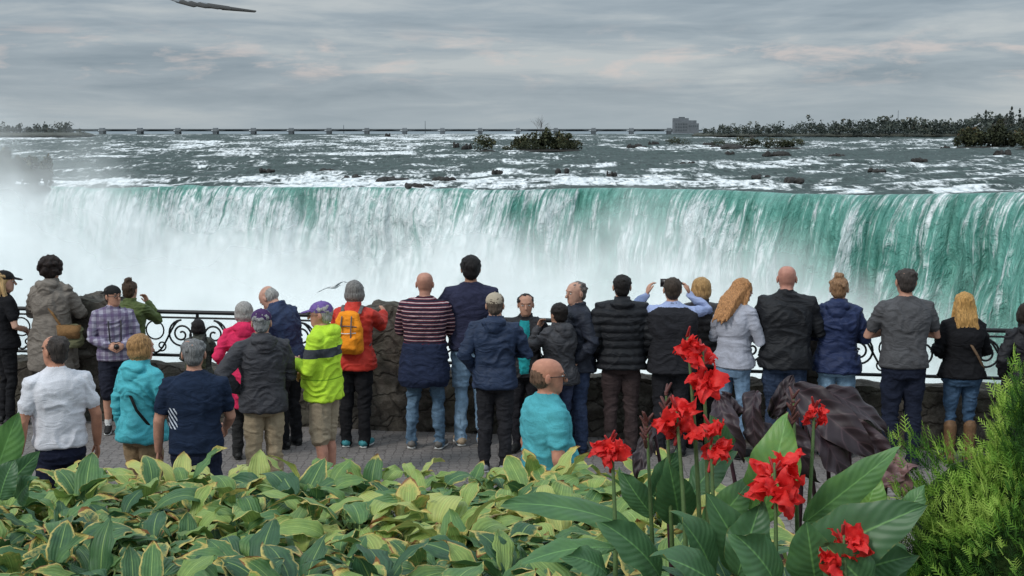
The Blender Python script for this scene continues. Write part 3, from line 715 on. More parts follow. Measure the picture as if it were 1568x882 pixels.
def mist_mat():
    m=bpy.data.materials.new('mist'); m.use_nodes=True; nt=m.node_tree; nt.nodes.clear()
    g=N(nt,'ShaderNodeNewGeometry').outputs['Position']
    a=N(nt,'ShaderNodeAttribute',{'attribute_name':'a'}).outputs['Fac']
    n=noise_(nt,VM(nt,g,(.035,.035,.05)),1,3,.55,.4)
    al=M_(nt,'MULTIPLY',a,ramp(nt,n,[(.25,.35),(.62,1.0)]),True)
    df=N(nt,'ShaderNodeBsdfDiffuse',None,{'Color':(.90,.925,.925,1)})
    tp=N(nt,'ShaderNodeBsdfTransparent')
    o=N(nt,'ShaderNodeMixShader',None,{0:al,1:tp.outputs[0],2:df.outputs[0]})
    N(nt,'ShaderNodeOutputMaterial',None,{'Surface':o.outputs[0]}); return m
MIST=mist_mat()
sel=np.where((PX>-800)&(PX<1760))[0][::8]
mist=empty('mist',(0,0,0))
for k,(off,ztop,zs_,amax) in enumerate(((17,-17,16,.76),(30,-20,16,.68),(48,-22,16,.62))):
    zz=np.linspace(-61,22,62)
    MX=(K*Ds)[sel][None,:]+nx[sel][None,:]*off+0*zz[:,None]; MY=Ds[sel][None,:]+ny[sel][None,:]*off+0*zz[:,None]
    MZ=zz[:,None]+0*MX
    pxs=PX[sel][None,:]
    tp=ztop+np.interp(pxs,[-800,-100,40,110,200,300,480,700,820,900,1150,1350,1568,2000],[31,31,29,24,16,8,2,1,4,1,1,-1,-4,-8])+fbm(MX/22,MZ/30+k*7,0,4,91+k)*7
    zs2=zs_+np.interp(pxs,[0,250],[9,0])
    al=np.clip(amax*np.interp(pxs,[60,260],[1.15,1.0])*np.clip((tp-MZ)/zs2+.35,0,1)**1.3,0,.95)
    Fm=gridfaces(62,len(sel)); am=al.ravel()[Fm].max(1); Fm=Fm[am>.012]
    mesh_np('mist_veil',np.stack([MX,MY,MZ],-1).reshape(-1,3),Fm,[MIST],True,{'a':('FLOAT',al.ravel())},parent=mist)
# ------------------------------------------------------------------ rocks, islands, trees
ROCK=simple('wet_rock',(.03,.028,.025),.7,.3,1.5,.5,1,.1)
def river_z(px,D):
    dc=np.interp(px,PX,Dc); z0=np.interp(px,PX,zc); r=np.clip((D-dc)/(1500-dc),0,1)**.92
    return float(z0+(-.9-z0)*r)
def D_for(px,py):
    lo,hi=float(np.interp(px,PX,Dc))+1,1500.
    for _ in range(40):
        m=(lo+hi)/2
        y=200+F*(H-river_z(px,m))/m*CP
        if y>py: lo=m
        else: hi=m
    return m
def rocks(lst):
    pb=PB()
    for (px,py,wpx,hpx) in lst:
        D=D_for(px,py); X=(px-784)/F/CP*D; z=river_z(px,D); s=D/F
        for k in range(7):
            w=wpx*s*random.uniform(.12,.28); hh=hpx*s*random.uniform(.7,1.3)
            c=np.array([X+random.uniform(-.42,.42)*wpx*s,D+random.uniform(-3,3),z+.1])
            R=rotz(random.random()*3)
            pb.ell(c,(w,w*.7,hh),0,None,9,7,rot=R)
            for i in range(1,8):
                pb.v[-i]=pb.v[-i]+fbm(pb.v[-i][:,0]*1.1,pb.v[-i][:,1]*1.1,pb.v[-i][:,2]*1.1,2,3)[:,None]*np.array([.3,.3,.25])*w*.6
    return pb_obj('river_rocks',pb,[ROCK],False)
rocks([(590,277,60,6),(545,272,26,5),(680,276,34,6),(938,270,22,7),(1212,277,44,6),(1180,238,40,6),(1277,240,25,5),(1112,237,20,5),(1520,238,40,8),
  (715,228,18,7),(700,226,12,8),(1080,222,20,4),(760,264,18,4),(1440,228,14,5),(1000,222,20,5),(595,209,10,4),(970,226,30,5),(1135,228,60,6),(1160,272,30,4),(410,262,22,4),
  (860,262,20,4),(1340,262,30,4),(640,284,40,4),(1050,252,24,4),(1400,246,20,4),(500,262,26,4)])
def leafcol_mat(name,stops,rough=.8):
    m,nt,b=newmat(name,rough,.2)
    a=N(nt,'ShaderNodeAttribute',{'attribute_name':'t'}).outputs['Fac']
    setin(nt,b,'Base Color',ramp(nt,a,stops)); return m
FOL=leafcol_mat('distant_foliage',[(0,(.040,.052,.050)),(.5,(.062,.078,.066)),(.85,(.095,.10,.078)),(1,(.12,.10,.07))])  # depth haze put into the colours: greyed, lightened foliage tones
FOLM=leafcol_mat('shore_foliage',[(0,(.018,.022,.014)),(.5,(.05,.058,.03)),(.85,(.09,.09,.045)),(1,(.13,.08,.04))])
def foliage(name,crowns,mat,parent=None):
    V=[];T=[]
    for (c,r,n,ls) in crowns:
        c=np.array(c,float); r=np.array(r,float)
        nl=6; lc=rng.normal(0,.42,(nl,3)); lc[:,2]=np.abs(lc[:,2])*.9-.25; lr=rng.uniform(.35,.6,nl)
        k=rng.integers(0,nl,n); d=rng.normal(0,1,(n,3)); d/=np.linalg.norm(d,axis=1)[:,None]
        p=lc[k]+d*lr[k][:,None]*rng.uniform(.6,1.08,n)[:,None]
        p[:,2]=np.maximum(p[:,2],-.95)
        cen=c+p*r
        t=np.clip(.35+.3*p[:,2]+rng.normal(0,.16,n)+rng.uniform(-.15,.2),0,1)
        a=rng.normal(0,1,(n,3)); a/=np.linalg.norm(a,axis=1)[:,None]; b=np.cross(a,rng.normal(0,1,(n,3))); b/=np.linalg.norm(b,axis=1)[:,None]
        s=(ls*rng.uniform(.5,1.3,n))[:,None]
        q=np.stack([cen-a*s-b*s*.6,cen+a*s-b*s*.6,cen+a*s+b*s*.6,cen-a*s*.6+b*s],1)
        V.append(q.reshape(-1,3)); T.append(np.repeat(t,4))
    V=np.concatenate(V);T=np.concatenate(T); Fq=np.arange(len(V)).reshape(-1,4)
    return mesh_np(name,V,Fq,[mat],False,{'t':('FLOAT',T)},parent=parent)
def treeline(name,pa,pb_,hfun,D,n,base=-.5):
    cr=[]
    for i in range(n):
        px=pa+(pb_-pa)*(i+random.uniform(-.4,.4))/max(1,n-1); d=D*random.uniform(.97,1.03)
        h=hfun(px)*random.uniform(.62,1.12)/F*d; X=(px-784)/F/CP*d; w=h*random.uniform(.32,.6)
        cr.append(((X,d,base+h*.55),(w,w,h*.52),110,h*.06))
        cr.append(((X+random.uniform(-1,1)*w,d-w,base+h*.25),(w*1.3,w,h*.30),60,h*.06))
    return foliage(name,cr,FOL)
treeline('distant_treeline',1075,1640,lambda p:np.interp(p,[1075,1100,1200,1260,1330,1420,1500,1568,1640],[12,17,19,23,26,26,31,34,36]),1150,110)
treeline('distant_treeline',-160,134,lambda p:np.interp(p,[-160,0,70,120,134],[22,18,19,20,10]),1250,40)
treeline('distant_treeline',-900,-170,lambda p:24,1250,40)
treeline('distant_treeline',1660,2600,lambda p:38,1100,50)
cr=[]
for px,h in ((1537,40),(1549,36),(1560,42),(1530,30),(1498,34)):
    d=1050; hm=h/F*d; X=(px-784)/F/CP*d
    for k in range(6):
        f=k/5; cr.append(((X,d,hm*(.15+.85*f)-.5),(hm*.17*(1-f*.9)+.15,)*2+(hm*.1,),50,hm*.035))
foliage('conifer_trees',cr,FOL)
bank=simple('river_bank',(.07,.075,.062),.9,.2,.1,.4)
for a,b_ in ((1060,2700),(-1400,138)):
    pb=PB(); d=1200
    xa,xb=(a-784)/F*d/CP,(b_-784)/F*d/CP
    pb.loft([((xa+xb)/2,d+20,-2,(xb-xa)/2,60),((xa+xb)/2,d+20,0.1,(xb-xa)/2-3,55),((xa+xb)/2,d+20,1.4,(xb-xa)/2-8,45)],0,None,60,4)
    pb_obj('river_bank',pb,[bank])
def island(name,items,bare=None,mat=None):
    root=empty(name); cr=[];pb=PB()
    for (px,pbase,wpx,hpx) in items:
        D=D_for(px,pbase); s=D/F; X=(px-784)/F/CP*D; z=river_z(px,D)
        n=max(1,int(wpx/15))
        for i in range(n):
            xx=X+((i+.5)/n-.5)*wpx*s*.85; hh=hpx*s*random.uniform(.75,1.1)*(1-.45*abs((i+.5)/n-.5))
            cr.append(((xx,D+random.uniform(-2,2),z+hh*.45),(wpx*s/n*.8,wpx*s/n*.8,hh*.6),700,hh*.05))
        pb.ell((X,D,z-.2),(wpx*s*.55,8,1.0),0,None,20,7)
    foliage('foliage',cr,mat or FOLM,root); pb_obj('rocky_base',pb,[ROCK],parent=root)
    if bare:
        px,pbase,hpx=bare; D=D_for(px,pbase)+1; s=D/F; X=(px-784)/F/CP*D; z=river_z(px,D); tb=PB()
        def br(p,d,L,r,lev):
            q=p+d*L; tb.tube([p,(p+q)/2+rng.normal(0,.04,3)*L,q],[r,r*.8,r*.6],0,5)
            if lev>0:
                for _ in range(4):
                    dd=nrm(d+rng.normal(0,.5,3)*np.array([1,1,.5])+np.array([0,0,.15])); br(p+(q-p)*random.uniform(.45,1),dd,L*.62,r*.55,lev-1)
        for k in range(2): br(np.array([X+random.uniform(-2,2),D,z]),nrm(np.array([random.uniform(-.25,.25),0,1])),hpx*s*.48,.13,3)
        pb_obj('bare_branches',tb,[simple('bare_bark',(.12,.11,.10))],parent=root)
    return root
island('wooded_islet',[(832,230,112,32),(800,231,50,18),(868,230,40,24)],(823,230,58))
island('wooded_islet',[(747,231,24,34)])
island('wooded_islet',[(1035,222,26,12)])
island('wooded_islet',[(1142,227,44,22),(1197,227,52,20),(1095,224,26,12)],(1150,227,26))
island('wooded_islet',[(1510,226,104,36),(1478,226,44,28),(1590,228,90,40)],(1522,226,52))
island('shore_bush',[(32,291,110,66),(-60,291,120,70)])
conc=simple('grey_concrete',(.24,.26,.28),.9,.2,.3,.2)
darkc=simple('dark_gate_steel',(.10,.115,.125),.7,.3,.3,.2)
root=empty('control_dam_bridge',(0,1480,0)); Db=1480.
def bx(px): return (px-784)/F/CP*Db
zt=H+2.5/F*Db; pb=PB()
pb.box(((bx(-300)+bx(1040))/2,0,zt-.5),((bx(1040)-bx(-300))/2,5,.5),1)
px=-290
while px<1035:
    X=bx(px)
    pb.box((X,0,zt/2-1.6),(2.4,5.6,zt/2+.2),1); pb.box((X,-1,zt+.6),(2.2,4,.6),0)
    pb.box((X+20,1,(zt-1.4)*.5+1.4),(17,.6,.9),1)
    for s in (-1,1):
        pb.tube([(X+s*2.6,-5,zt-3),(X+s*6,-5,zt-1.7),(X+s*12,-5,zt-1.0)],[.5,.45,.35],1,6)
    px+=57
pb_obj('deck_and_piers',pb,[conc,darkc],False,root)
root=empty('intake_building',((1044-784)/F/CP*1440,1440,0)); pb=PB()
pb.box((0,0,7),(12,9,7.2),0); pb.box((-4.2,0,15.2),(8,7,1.4),0); pb.box((8.5,-1,5.5),(6,9,5.5),0); pb.box((-3,0,17.2),(3,3,.7),1)
for r in range(3):
    for c in range(8): pb.box((-10+c*2.7,-9.05,3.5+r*3.3),(.85,.1,.9),1)
for c in range(5): pb.box((4.2+c*2.2,-10.05,8),(.8,.1,.9),1)
pb_obj('walls_and_windows',pb,[simple('pale_concrete',(.165,.18,.195),.9,.2,.3,.15),darkc],False,root)
pb=PB()
for px,h in ((653,18),(530,12),(1366,34)):
    X=(px-784)/F/CP*1700; pb.tube([(X,1700,0),(X,1700,h/F*1700)],[.5,.3],0,5)
pb_obj('radio_masts',pb,[darkc])
# ------------------------------------------------------------------ garden
def bed_z(x,y): return np.interp(y,[3.2,4.4,5.5,7.4,7.8],[1.20,1.12,.98,.80,.70])
soil=simple('garden_soil',(.035,.025,.018),.95,.1,12,.5,1,.03)
gx=np.linspace(-9,6,90); gy=np.linspace(-3,7.7,70); GX,GY=np.meshgrid(gx,gy)
GZ=np.where(GY>3.2,bed_z(GX,GY),1.2)+fbm(GX*2,GY*2,0,3,3)*.03
GZ=np.where((GX>1.6)&(GY>5.2),GZ-np.clip((GY-5.2)*.32,0,.7),GZ)
mesh_np('garden_bed_soil',np.stack([GX,GY,GZ],-1).reshape(-1,3),gridfaces(70,90),[soil],True)
pb=PB()
for k in range(26):
    pb.box((-8.7+k*.58,7.83,.24 if k<18 else .0),(.283,.11,.49 if k<18 else .25),0)
pb_obj('garden_retaining_kerb',pb,[cope],False,bevel=.015)
def leaf_mesh(base,d,up,L,W,arch,fold,nu=10,nv=6,shape='hosta',rip=.004):
    d=nrm(d); side=nrm(np.cross(d,up)); up=nrm(np.cross(side,d))
    u=np.linspace(0,1,nu)
    if shape=='hosta': w=W*np.clip(u+.03,0,1)**.55*(1-u)**.8*1.75
    elif shape=='canna': w=W*np.sin(math.pi*np.clip(u*.97+.02,0,1)**.85)**.8
    else: w=W*np.clip(u+.02,0,1)**.5*(1-u)**.6*1.5
    w[-1]=.001
    ang=np.cumsum(np.full(nu,-arch/nu)); ds=L/(nu-1)
    cx=np.concatenate([[0],np.cumsum(np.cos(ang[:-1])*ds)]); cz=np.concatenate([[0],np.cumsum(np.sin(ang[:-1])*ds)])
    v=np.linspace(-1,1,nv)
    U_,Vv=np.meshgrid(u,v,indexing='ij')
    lat=w[:,None]*v[None,:]*(1+.05*np.sin(u*19+base[0]*31))[:,None]
    ph=base[0]*50+base[2]*31
    hz=cz[:,None]+fold*np.abs(lat)-fold*.9*lat**2/(W+1e-6)+rip*np.cos(Vv*9.4)*(1-U_)*.6+rip*1.5*np.sin(U_*9+ph+Vv)*np.abs(Vv)+rip*.9*np.sin(U_*21+ph*2)*Vv**2
    tw=W*.35*math.sin(ph*1.7)*U_**2*Vv
    P=base+cx[:,None,None]*d+lat[...,None]*side+(hz+tw)[...,None]*up
    return P.reshape(-1,3),U_.ravel(),Vv.ravel()
def leaf_material(name,stops,edge,rough=.45,vein=60.,trans=.0,vm=.11,bs=.35,veincol=None):
    m,nt,b=newmat(name,rough,.4)
    t=N(nt,'ShaderNodeAttribute',{'attribute_name':'t'}).outputs['Fac']
    uv=N(nt,'ShaderNodeAttribute',{'attribute_name':'luv'}).outputs['Vector']
    e=N(nt,'ShaderNodeAttribute',{'attribute_name':'edge'}).outputs['Fac']
    sp=N(nt,'ShaderNodeSeparateXYZ',None,{0:uv})
    oc=N(nt,'ShaderNodeTexCoord').outputs['Object']
    av=M_(nt,'ABSOLUTE',sp.outputs[1])
    if vein<0: ph=M_(nt,'MULTIPLY',av,-vein)
    else: ph=M_(nt,'ADD',M_(nt,'MULTIPLY',sp.outputs[0],vein),M_(nt,'MULTIPLY',av,-vein*.22))
    vs=M_(nt,'SINE',ph)
    n=noise_(nt,oc,14,3,.65)
    c=ramp(nt,M_(nt,'ADD',t,M_(nt,'MULTIPLY',M_(nt,'SUBTRACT',n,.5),.5)),stops)
    c=mix(nt,M_(nt,'MULTIPLY',M_(nt,'ADD',vs,1.0),vm),c,tuple(x*.3 for x in stops[0][1]))
    mid=ramp(nt,av,[(0,1.0),(.06,0.0)])
    c=mix(nt,M_(nt,'MULTIPLY',mid,.5),c,veincol or tuple(min(1,x*1.9+.03) for x in stops[len(stops)//2][1]))
    if veincol: c=mix(nt,ramp(nt,vs,[(.90,0.0),(1.0,.4)]),c,veincol)
    ef=M_(nt,'ADD',e,M_(nt,'MULTIPLY',M_(nt,'SUBTRACT',noise_(nt,oc,45,3,.7),.5),.9))
    c=mix(nt,ramp(nt,ef,[(.40,0.0),(.70,1.0)]),c,edge[0]); c=mix(nt,ramp(nt,ef,[(.85,0.0),(1.0,1.0)]),c,edge[1])
    setin(nt,b,'Base Color',c); setin(nt,b,'Normal',bump(nt,vs,bs,.003))
    if trans:
        out=nt.nodes['Material Output']; tl=N(nt,'ShaderNodeBsdfTranslucent',None,{'Color':c})
        mx=N(nt,'ShaderNodeMixShader',None,{0:trans,1:b.outputs[0],2:tl.outputs[0]}); nt.links.new(mx.outputs[0],out.inputs[0])
    return m
class LeafSet:
    def __init__(s): s.V=[];s.F=[];s.t=[];s.e=[];s.uv=[];s.n=0
    def add(s,P,u,v,nu,nv,t,e):
        s.V.append(P);s.F.append(gridfaces(nu,nv)+s.n);s.n+=len(P);s.t.append(np.full(len(P),t) if np.isscalar(t) else t);s.e.append(e)
        s.uv.append(np.stack([u,v,0*u],1))
    def obj(s,name,mat,parent=None):
        return mesh_np(name,np.concatenate(s.V),np.concatenate(s.F),[mat],True,{'t':('FLOAT',np.concatenate(s.t)),'edge':('FLOAT',np.concatenate(s.e)),'luv':('FLOAT_VECTOR',np.concatenate(s.uv))},parent=parent)
HOSTA=leaf_material('hosta_leaf',[(0,(.045,.12,.055)),(.3,(.11,.23,.075)),(.6,(.28,.40,.10)),(1,(.52,.55,.17))],((.62,.50,.15),(.28,.12,.04)),.5,-24.,trans=.2,vm=.09)
ls=LeafSet(); pet=PB()
yy=3.75; row=0
while yy<7.65:
    xx=-6.2+(row%2)*.2
    while xx<1.15:
        cx=xx+random.uniform(-.1,.1); cyy=yy+random.uniform(-.1,.1); z0=float(bed_z(cx,cyy))
        px_=784+F*cx/cyy
        if abs(px_-784)<1050:
            tone=np.clip(.45+.45*vn(np.array([cx*.9]),np.array([cyy*1.3]),4.)[0]+.14*(cyy-5.5)/2+random.uniform(-.12,.12),0.05,.95)
            sick=max(0,random.gauss(.25,.3)); nl=random.randint(13,18); a0=random.random()*6.3
            hs=random.uniform(.82,1.22)
            for k in range(nl):
                f=k/(nl-1); az=a0+k*2.4; el=math.radians(80-52*f+random.uniform(-8,8))
                PL=(.20+.10*f)*hs*random.uniform(.85,1.25)
                dh=np.array([math.cos(az),math.sin(az),0])
                b0=np.array([cx,cyy,z0]); tip=b0+(dh*math.cos(el)+np.array([0,0,math.sin(el)]))*PL
                be=el-math.radians(10+26*f)+random.uniform(-.3,.3)
                d=dh*math.cos(be)+np.array([0,0,math.sin(be)]); up=-dh*math.sin(be)+np.array([0,0,math.cos(be)])
                rr=random.uniform(-.7,.7); sd=np.cross(d,up); up=up*math.cos(rr)+sd*math.sin(rr)
                L=random.uniform(.17,.28)*hs; W=L*random.uniform(.26,.36)
                P,u,v=leaf_mesh(tip,d,up,L,W,random.uniform(.6,2.3),random.uniform(.3,1.0),11,8,rip=.008)
                e=np.clip((u-.70)*1.7,0,1)*random.uniform(.3,2.2)+np.abs(v)**4*random.uniform(.0,.85)+sick*.5*(random.random()<.4)
                ls.add(P,u,v,11,8,float(np.clip(tone+random.uniform(-.32,.3),0,1)),e)
                if k%2==0: pet.tube([b0,(b0+tip)/2+np.array([0,0,.02]),tip],[.006,.005,.004],0,4,cap=False)
        xx+=.36
    yy+=.30; row+=1
hb=empty('hosta_bed'); ls.obj('leaves',HOSTA,hb); pb_obj('leaf_stalks',pet,[simple('hosta_stalk',(.16,.22,.07))],parent=hb)
CANNA=leaf_material('canna_leaf',[(0,(.04,.10,.045)),(.4,(.075,.175,.07)),(.8,(.14,.30,.08)),(1,(.2,.36,.07))],((.2,.2,.05),(.12,.07,.03)),.45,70.,trans=.15,vm=.04,bs=.2)
DARKL=leaf_material('bronze_leaf',[(0,(.016,.010,.012)),(.5,(.034,.020,.026)),(.8,(.06,.036,.042)),(1,(.22,.12,.115))],((.07,.035,.03),(.10,.05,.04)),.5,34.,vm=.03,bs=.5,veincol=(.10,.055,.065))
def pl(lset,a,b,D0,D1,wpx,t,roll=0.0,arch=.5,fold=.4,shape='canna',e0=.0,rip=.004):
    A=at_y(a[0],a[1],D0);B=at_y(b[0],b[1],D1); d=B-A; L=np.linalg.norm(d)*1.04; d=nrm(d)
    cam=nrm(np.array([0,0,H])-(A+B)/2); up=nrm(cam+np.array([0,0,.6]))
    sd=nrm(np.cross(d,up)); up=nrm(np.cross(sd,d)); up=up*math.cos(roll)+sd*math.sin(roll)
    d=nrm(d+up*math.tan(arch*.5)*.9)
    W=wpx/2/F*D0
    P,u,v=leaf_mesh(A,d,up,L,W,arch,fold,26,13,shape,rip=rip)
    e=np.abs(v)**8*.45+e0+np.clip(u-.93,0,1)*5
    lset.add(P,u,v,26,13,t,e)
cl_=LeafSet()
for q in [((1165,800),(1205,640),4.5,4.5,84,.85,.1,.3),((1232,800),(1372,690),4.4,4.2,56,.55,.5,.35),((1215,870),(1412,775),4.2,4.0,100,.25,.3,.5),
 ((1040,800),(1025,712),4.6,4.4,66,.35,-.3,.4),((975,815),(775,768),4.5,4.4,60,.45,.4,.5),((1090,880),(1040,790),4.2,4.1,80,.3,.2,.5),
 ((1160,890),(1085,760),4.3,4.2,70,.3,-.3,.4),((1010,885),(925,800),4.2,4.1,74,.35,.3,.5),((1105,720),(1092,640),4.7,4.6,52,.35,.4,.4),
 ((1320,800),(1345,725),4.6,4.6,50,.9,.2,.6),((1130,880),(1165,770),4.2,4.2,70,.25,.1,.4),((1250,900),(1235,800),4.1,4.0,80,.4,-.2,.5),
 ((930,880),(870,850),4.1,4.0,60,.4,.2,.6),((1300,880),(1400,850),4.2,4.1,70,.3,.2,.5),((1060,760),(1120,690),4.6,4.6,60,.3,-.4,.5),
 ((1000,790),(950,720),4.6,4.6,44,.3,-.6,.5),((1380,800),(1415,745),4.7,4.7,36,.5,.2,.6),((1100,900),(1010,850),4.0,3.9,80,.25,.1,.5),
 ((1200,760),(1150,700),4.7,4.7,50,.4,.5,.4),((940,840),(800,860),4.2,4.1,50,.5,.3,.6),((1190,905),(1130,820),4.0,3.9,90,.4,.3,.4),((1330,900),(1260,830),4.0,4.0,80,.3,-.4,.5),
 ((1380,890),(1330,820),4.3,4.3,70,.35,-.2,.5),((1075,820),(1150,735),4.5,4.5,58,.5,.6,.4),((1000,760),(1035,690),4.7,4.7,46,.2,.6,.4),((1270,820),(1290,720),4.7,4.8,46,.4,-.5,.3)]:
    pl(cl_,*q[:6],q[6],.5+q[7]*.4)
cn=empty('red_canna_plant'); cl_.obj('leaves',CANNA,cn)
lc=LeafSet()
for q in [((-20,760),(26,636),5.9,5.9,62,.7,.2),((0,760),(58,694),5.8,5.7,44,.1,.3),((-40,770),(-10,660),5.9,5.9,60,.4,.2),((0,765),(20,706),5.6,5.6,50,.15,-.4),((26,765),(50,735),5.7,5.6,46,.3,.3)]:
    pl(lc,*q[:6],q[6])
lcn=empty('canna_plant'); lc.obj('leaves',CANNA,lcn)
stm=simple('canna_stem',(.10,.16,.06),.5)
RED,nt,b=newmat('red_petal',.5,.3); oc=N(nt,'ShaderNodeTexCoord').outputs['Object']; n=noise_(nt,oc,40,3,.6)
setin(nt,b,'Base Color',ramp(nt,n,[(.3,(.62,.012,.016)),(.7,(.95,.06,.05))]))
tl=N(nt,'ShaderNodeBsdfTranslucent',None,{'Color':(.95,.04,.04,1)}); mx=N(nt,'ShaderNodeMixShader',None,{0:.3,1:b.outputs[0],2:tl.outputs[0]}); nt.links.new(mx.outputs[0],nt.nodes['Material Output'].inputs[0])
fl=LeafSet(); sp_=PB()
def petal(c,d,L,W):
    up=nrm(rng.normal(0,1,3)+np.array([0,-.6,.5]))
    P,u,v=leaf_mesh(c,d,up,L,W,rng.uniform(.3,1.8),rng.uniform(-.4,.9),9,7,'canna',rip=.006)
    fl.add(P,u,v,9,7,.5,np.zeros(len(P)))
def flower(px,py,D,r,n,foot=None):
    c=at_y(px,py,D); R=r/F*D
    foot=foot or (px+random.uniform(-20,20),920)
    A=at_y(foot[0],foot[1],D-.1); A[2]=min(A[2],1.2)
    top=c+np.array([0,0,R*.7])
    mids=[A+(top-A)*f+np.array([math.sin(f*3)*.015,0,0]) for f in np.linspace(0,1,8)]
    sp_.tube(mids,list(np.linspace(.012,.005,8)),0,8)
    for k in range(n):
        h=rng.uniform(-.8,.8); a=rng.uniform(0,6.28)
        p=c+np.array([0,0,h*R*.6]); d=nrm(np.array([math.cos(a),math.sin(a),rng.uniform(-.3,.8)]))
        q=p+d*R*.28; sp_.tube([p,q],[.004,.006],1,5)
        for j in range(4):
            dd=nrm(d+rng.normal(0,.6,3)); petal(q,dd,R*rng.uniform(.5,.9),R*rng.uniform(.2,.36))
    for k in range(6):
        a=rng.uniform(0,6.28); p=c+np.array([0,0,R*rng.uniform(-1.1,.9)])
        sp_.tube([p,p+np.array([math.cos(a)*.02,math.sin(a)*.02,.035])],[.006,.004],1,6)
flower(1074,566,4.5,44,7,(1085,800)); flower(1034,652,4.4,40,7,(1055,880)); flower(1086,684,4.35,38,7,(1090,900)); flower(935,696,4.4,36,7,(938,900))
flower(1184,745,4.2,52,9,(1180,920)); flower(1290,850,4.0,46,8,(1290,960)); flower(1246,636,4.6,22,4,(1215,860)); flower(1052,532,4.5,22,4,(1080,760))
for (px,py,D,foot) in ((1020,600,4.5,(1030,860)),(990,640,4.5,(1000,860)),(1215,605,4.6,(1222,860))):
    c=at_y(px,py,D); A=at_y(*foot,D); sp_.tube([A,(A+c)/2,c],[.009,.007,.004],0,7)
    for k in range(14):
        a=rng.uniform(0,6.28); p=c-np.array([0,0,.11*rng.random()]); sp_.tube([p,p+np.array([math.cos(a)*.022,math.sin(a)*.022,.03])],[.007,.004],2,6)
fl.obj('flowers',RED,cn); pb_obj('flower_stalks',sp_,[stm,simple('red_bud',(.35,.03,.03),.5),simple('brown_bud',(.12,.05,.045),.6)],parent=cn)
dl=LeafSet()
for q in [((1100,610),(1135,705),5.0,4.9,56,.5,.3,.9),((1160,600),(1165,700),5.0,4.9,56,.35,.7,1.0),((1215,595),(1340,700),5.0,4.8,84,.3,.3,.7),((1232,640),(1300,755),4.9,4.8,74,.55,-.4,.8),
  ((1000,650),(975,735),5.0,4.9,40,.2,.3,.5),((1360,695),(1385,765),4.9,4.8,66,1.0,.3,.8),((1200,640),(1250,735),4.9,4.8,66,.45,.5,.7),((1130,640),(1105,600),5.0,5.0,36,.4,.2,.5),((1262,600),(1362,668),5.1,5.1,66,.4,-.3,.7),((1180,640),(1215,575),5.1,5.1,40,.2,.3,.5),((1335,740),(1400,715),4.9,4.8,48,.95,.3,.6),
  ((1300,645),(1375,712),5.0,4.9,60,.7,.6,.8),((1150,650),(1200,720),5.0,4.9,56,.6,-.5,.9)]:
    pl(dl,*q[:6],q[6],q[7]*1.4,.8,'colo',.05,.010)
dn=empty('bronze_leaf_plant'); dl.obj('leaves',DARKL,dn); sp2=PB()
for a,b_ in (((1170,900),(1160,600)),((1220,900),(1218,590)),((1030,900),(1000,650)),((1250,900),(1232,640)),((1330,900),(1360,697)),((1140,900),(1102,612)),((1260,900),(1264,602)),((1290,900),(1300,645))):
    A=at_y(a[0],a[1],5.0);B=at_y(b_[0],b_[1],5.0); sp2.tube([A,(A+B)/2+np.array([.02,0,0]),B],[.011,.009,.006],0,7)
pb_obj('stalks',sp2,[simple('purple_stalk',(.05,.02,.03),.5)],parent=dn)
def shrub():
    root=empty('golden_cypress_shrub',(0,0,0))
    C=np.array([2.34,4.95,1.03]); R=np.array([1.0,.75,1.22])
    n=17000
    d=rng.normal(0,1,(n,3)); d[:,1]=-np.abs(d[:,1])*1.0+ .35*rng.random(n)*np.abs(d[:,1]); d[:,2]=np.abs(d[:,2])-.15; d/=np.linalg.norm(d,axis=1)[:,None]
    lump=1+.15*fbm(d[:,0]*3,d[:,1]*3,d[:,2]*3.5,3,77)+.09*fbm(d[:,0]*9,d[:,1]*9,d[:,2]*9,2,78)
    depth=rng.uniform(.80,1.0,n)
    base=C+d*R*lump[:,None]*depth[:,None]
    ax=d*.9+np.array([0,0,.55])+rng.normal(0,.4,(n,3)); ax/=np.linalg.norm(ax,axis=1)[:,None]
    sd=np.cross(ax,rng.normal(0,1,(n,3))); sd/=np.linalg.norm(sd,axis=1)[:,None]
    L=rng.uniform(.03,.07,n)
    V=[];T=[]
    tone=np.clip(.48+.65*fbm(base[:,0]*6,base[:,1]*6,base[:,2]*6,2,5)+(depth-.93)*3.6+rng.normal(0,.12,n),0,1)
    for j in range(9):
        f=j/8; s=1 if j%2 else -1
        p=base+ax*(L*f)[:,None]; ln=(L*.42*(1-f*.6))[:,None]
        tip=p+(ax*.75+sd*s*.8)*ln if j<8 else p+ax*ln
        w=.0019
        wv=np.cross(ax,sd)*w*.6+ax*w
        V.append(np.stack([p-wv,p+wv,tip+wv*.4,tip-wv*.4],1)); T.append(np.repeat((tone+.15*f)[:,None],4,1))
    p=base;q=base+ax*L[:,None]; wv=sd*.0022
    V.append(np.stack([p-wv,p+wv,q+wv*.5,q-wv*.5],1)); T.append(np.repeat(tone[:,None],4,1))
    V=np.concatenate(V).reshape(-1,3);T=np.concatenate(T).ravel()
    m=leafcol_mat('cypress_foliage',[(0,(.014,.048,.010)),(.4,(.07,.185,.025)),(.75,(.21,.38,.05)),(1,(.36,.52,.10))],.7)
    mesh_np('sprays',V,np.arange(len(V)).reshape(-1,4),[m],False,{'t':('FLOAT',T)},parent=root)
    pb=PB(); pb.ell(C,R*.82,0,None,40,26)  # solid dark core added to block the view, inner shade in its colour
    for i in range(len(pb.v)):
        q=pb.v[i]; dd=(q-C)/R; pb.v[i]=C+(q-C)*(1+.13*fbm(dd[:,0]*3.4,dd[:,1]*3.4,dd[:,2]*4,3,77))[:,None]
    pb_obj('dark_inner_core',pb,[simple('shaded_inner_core',(.02,.04,.01),.9,.1,40,.6,1,.02)],parent=root)
shrub()
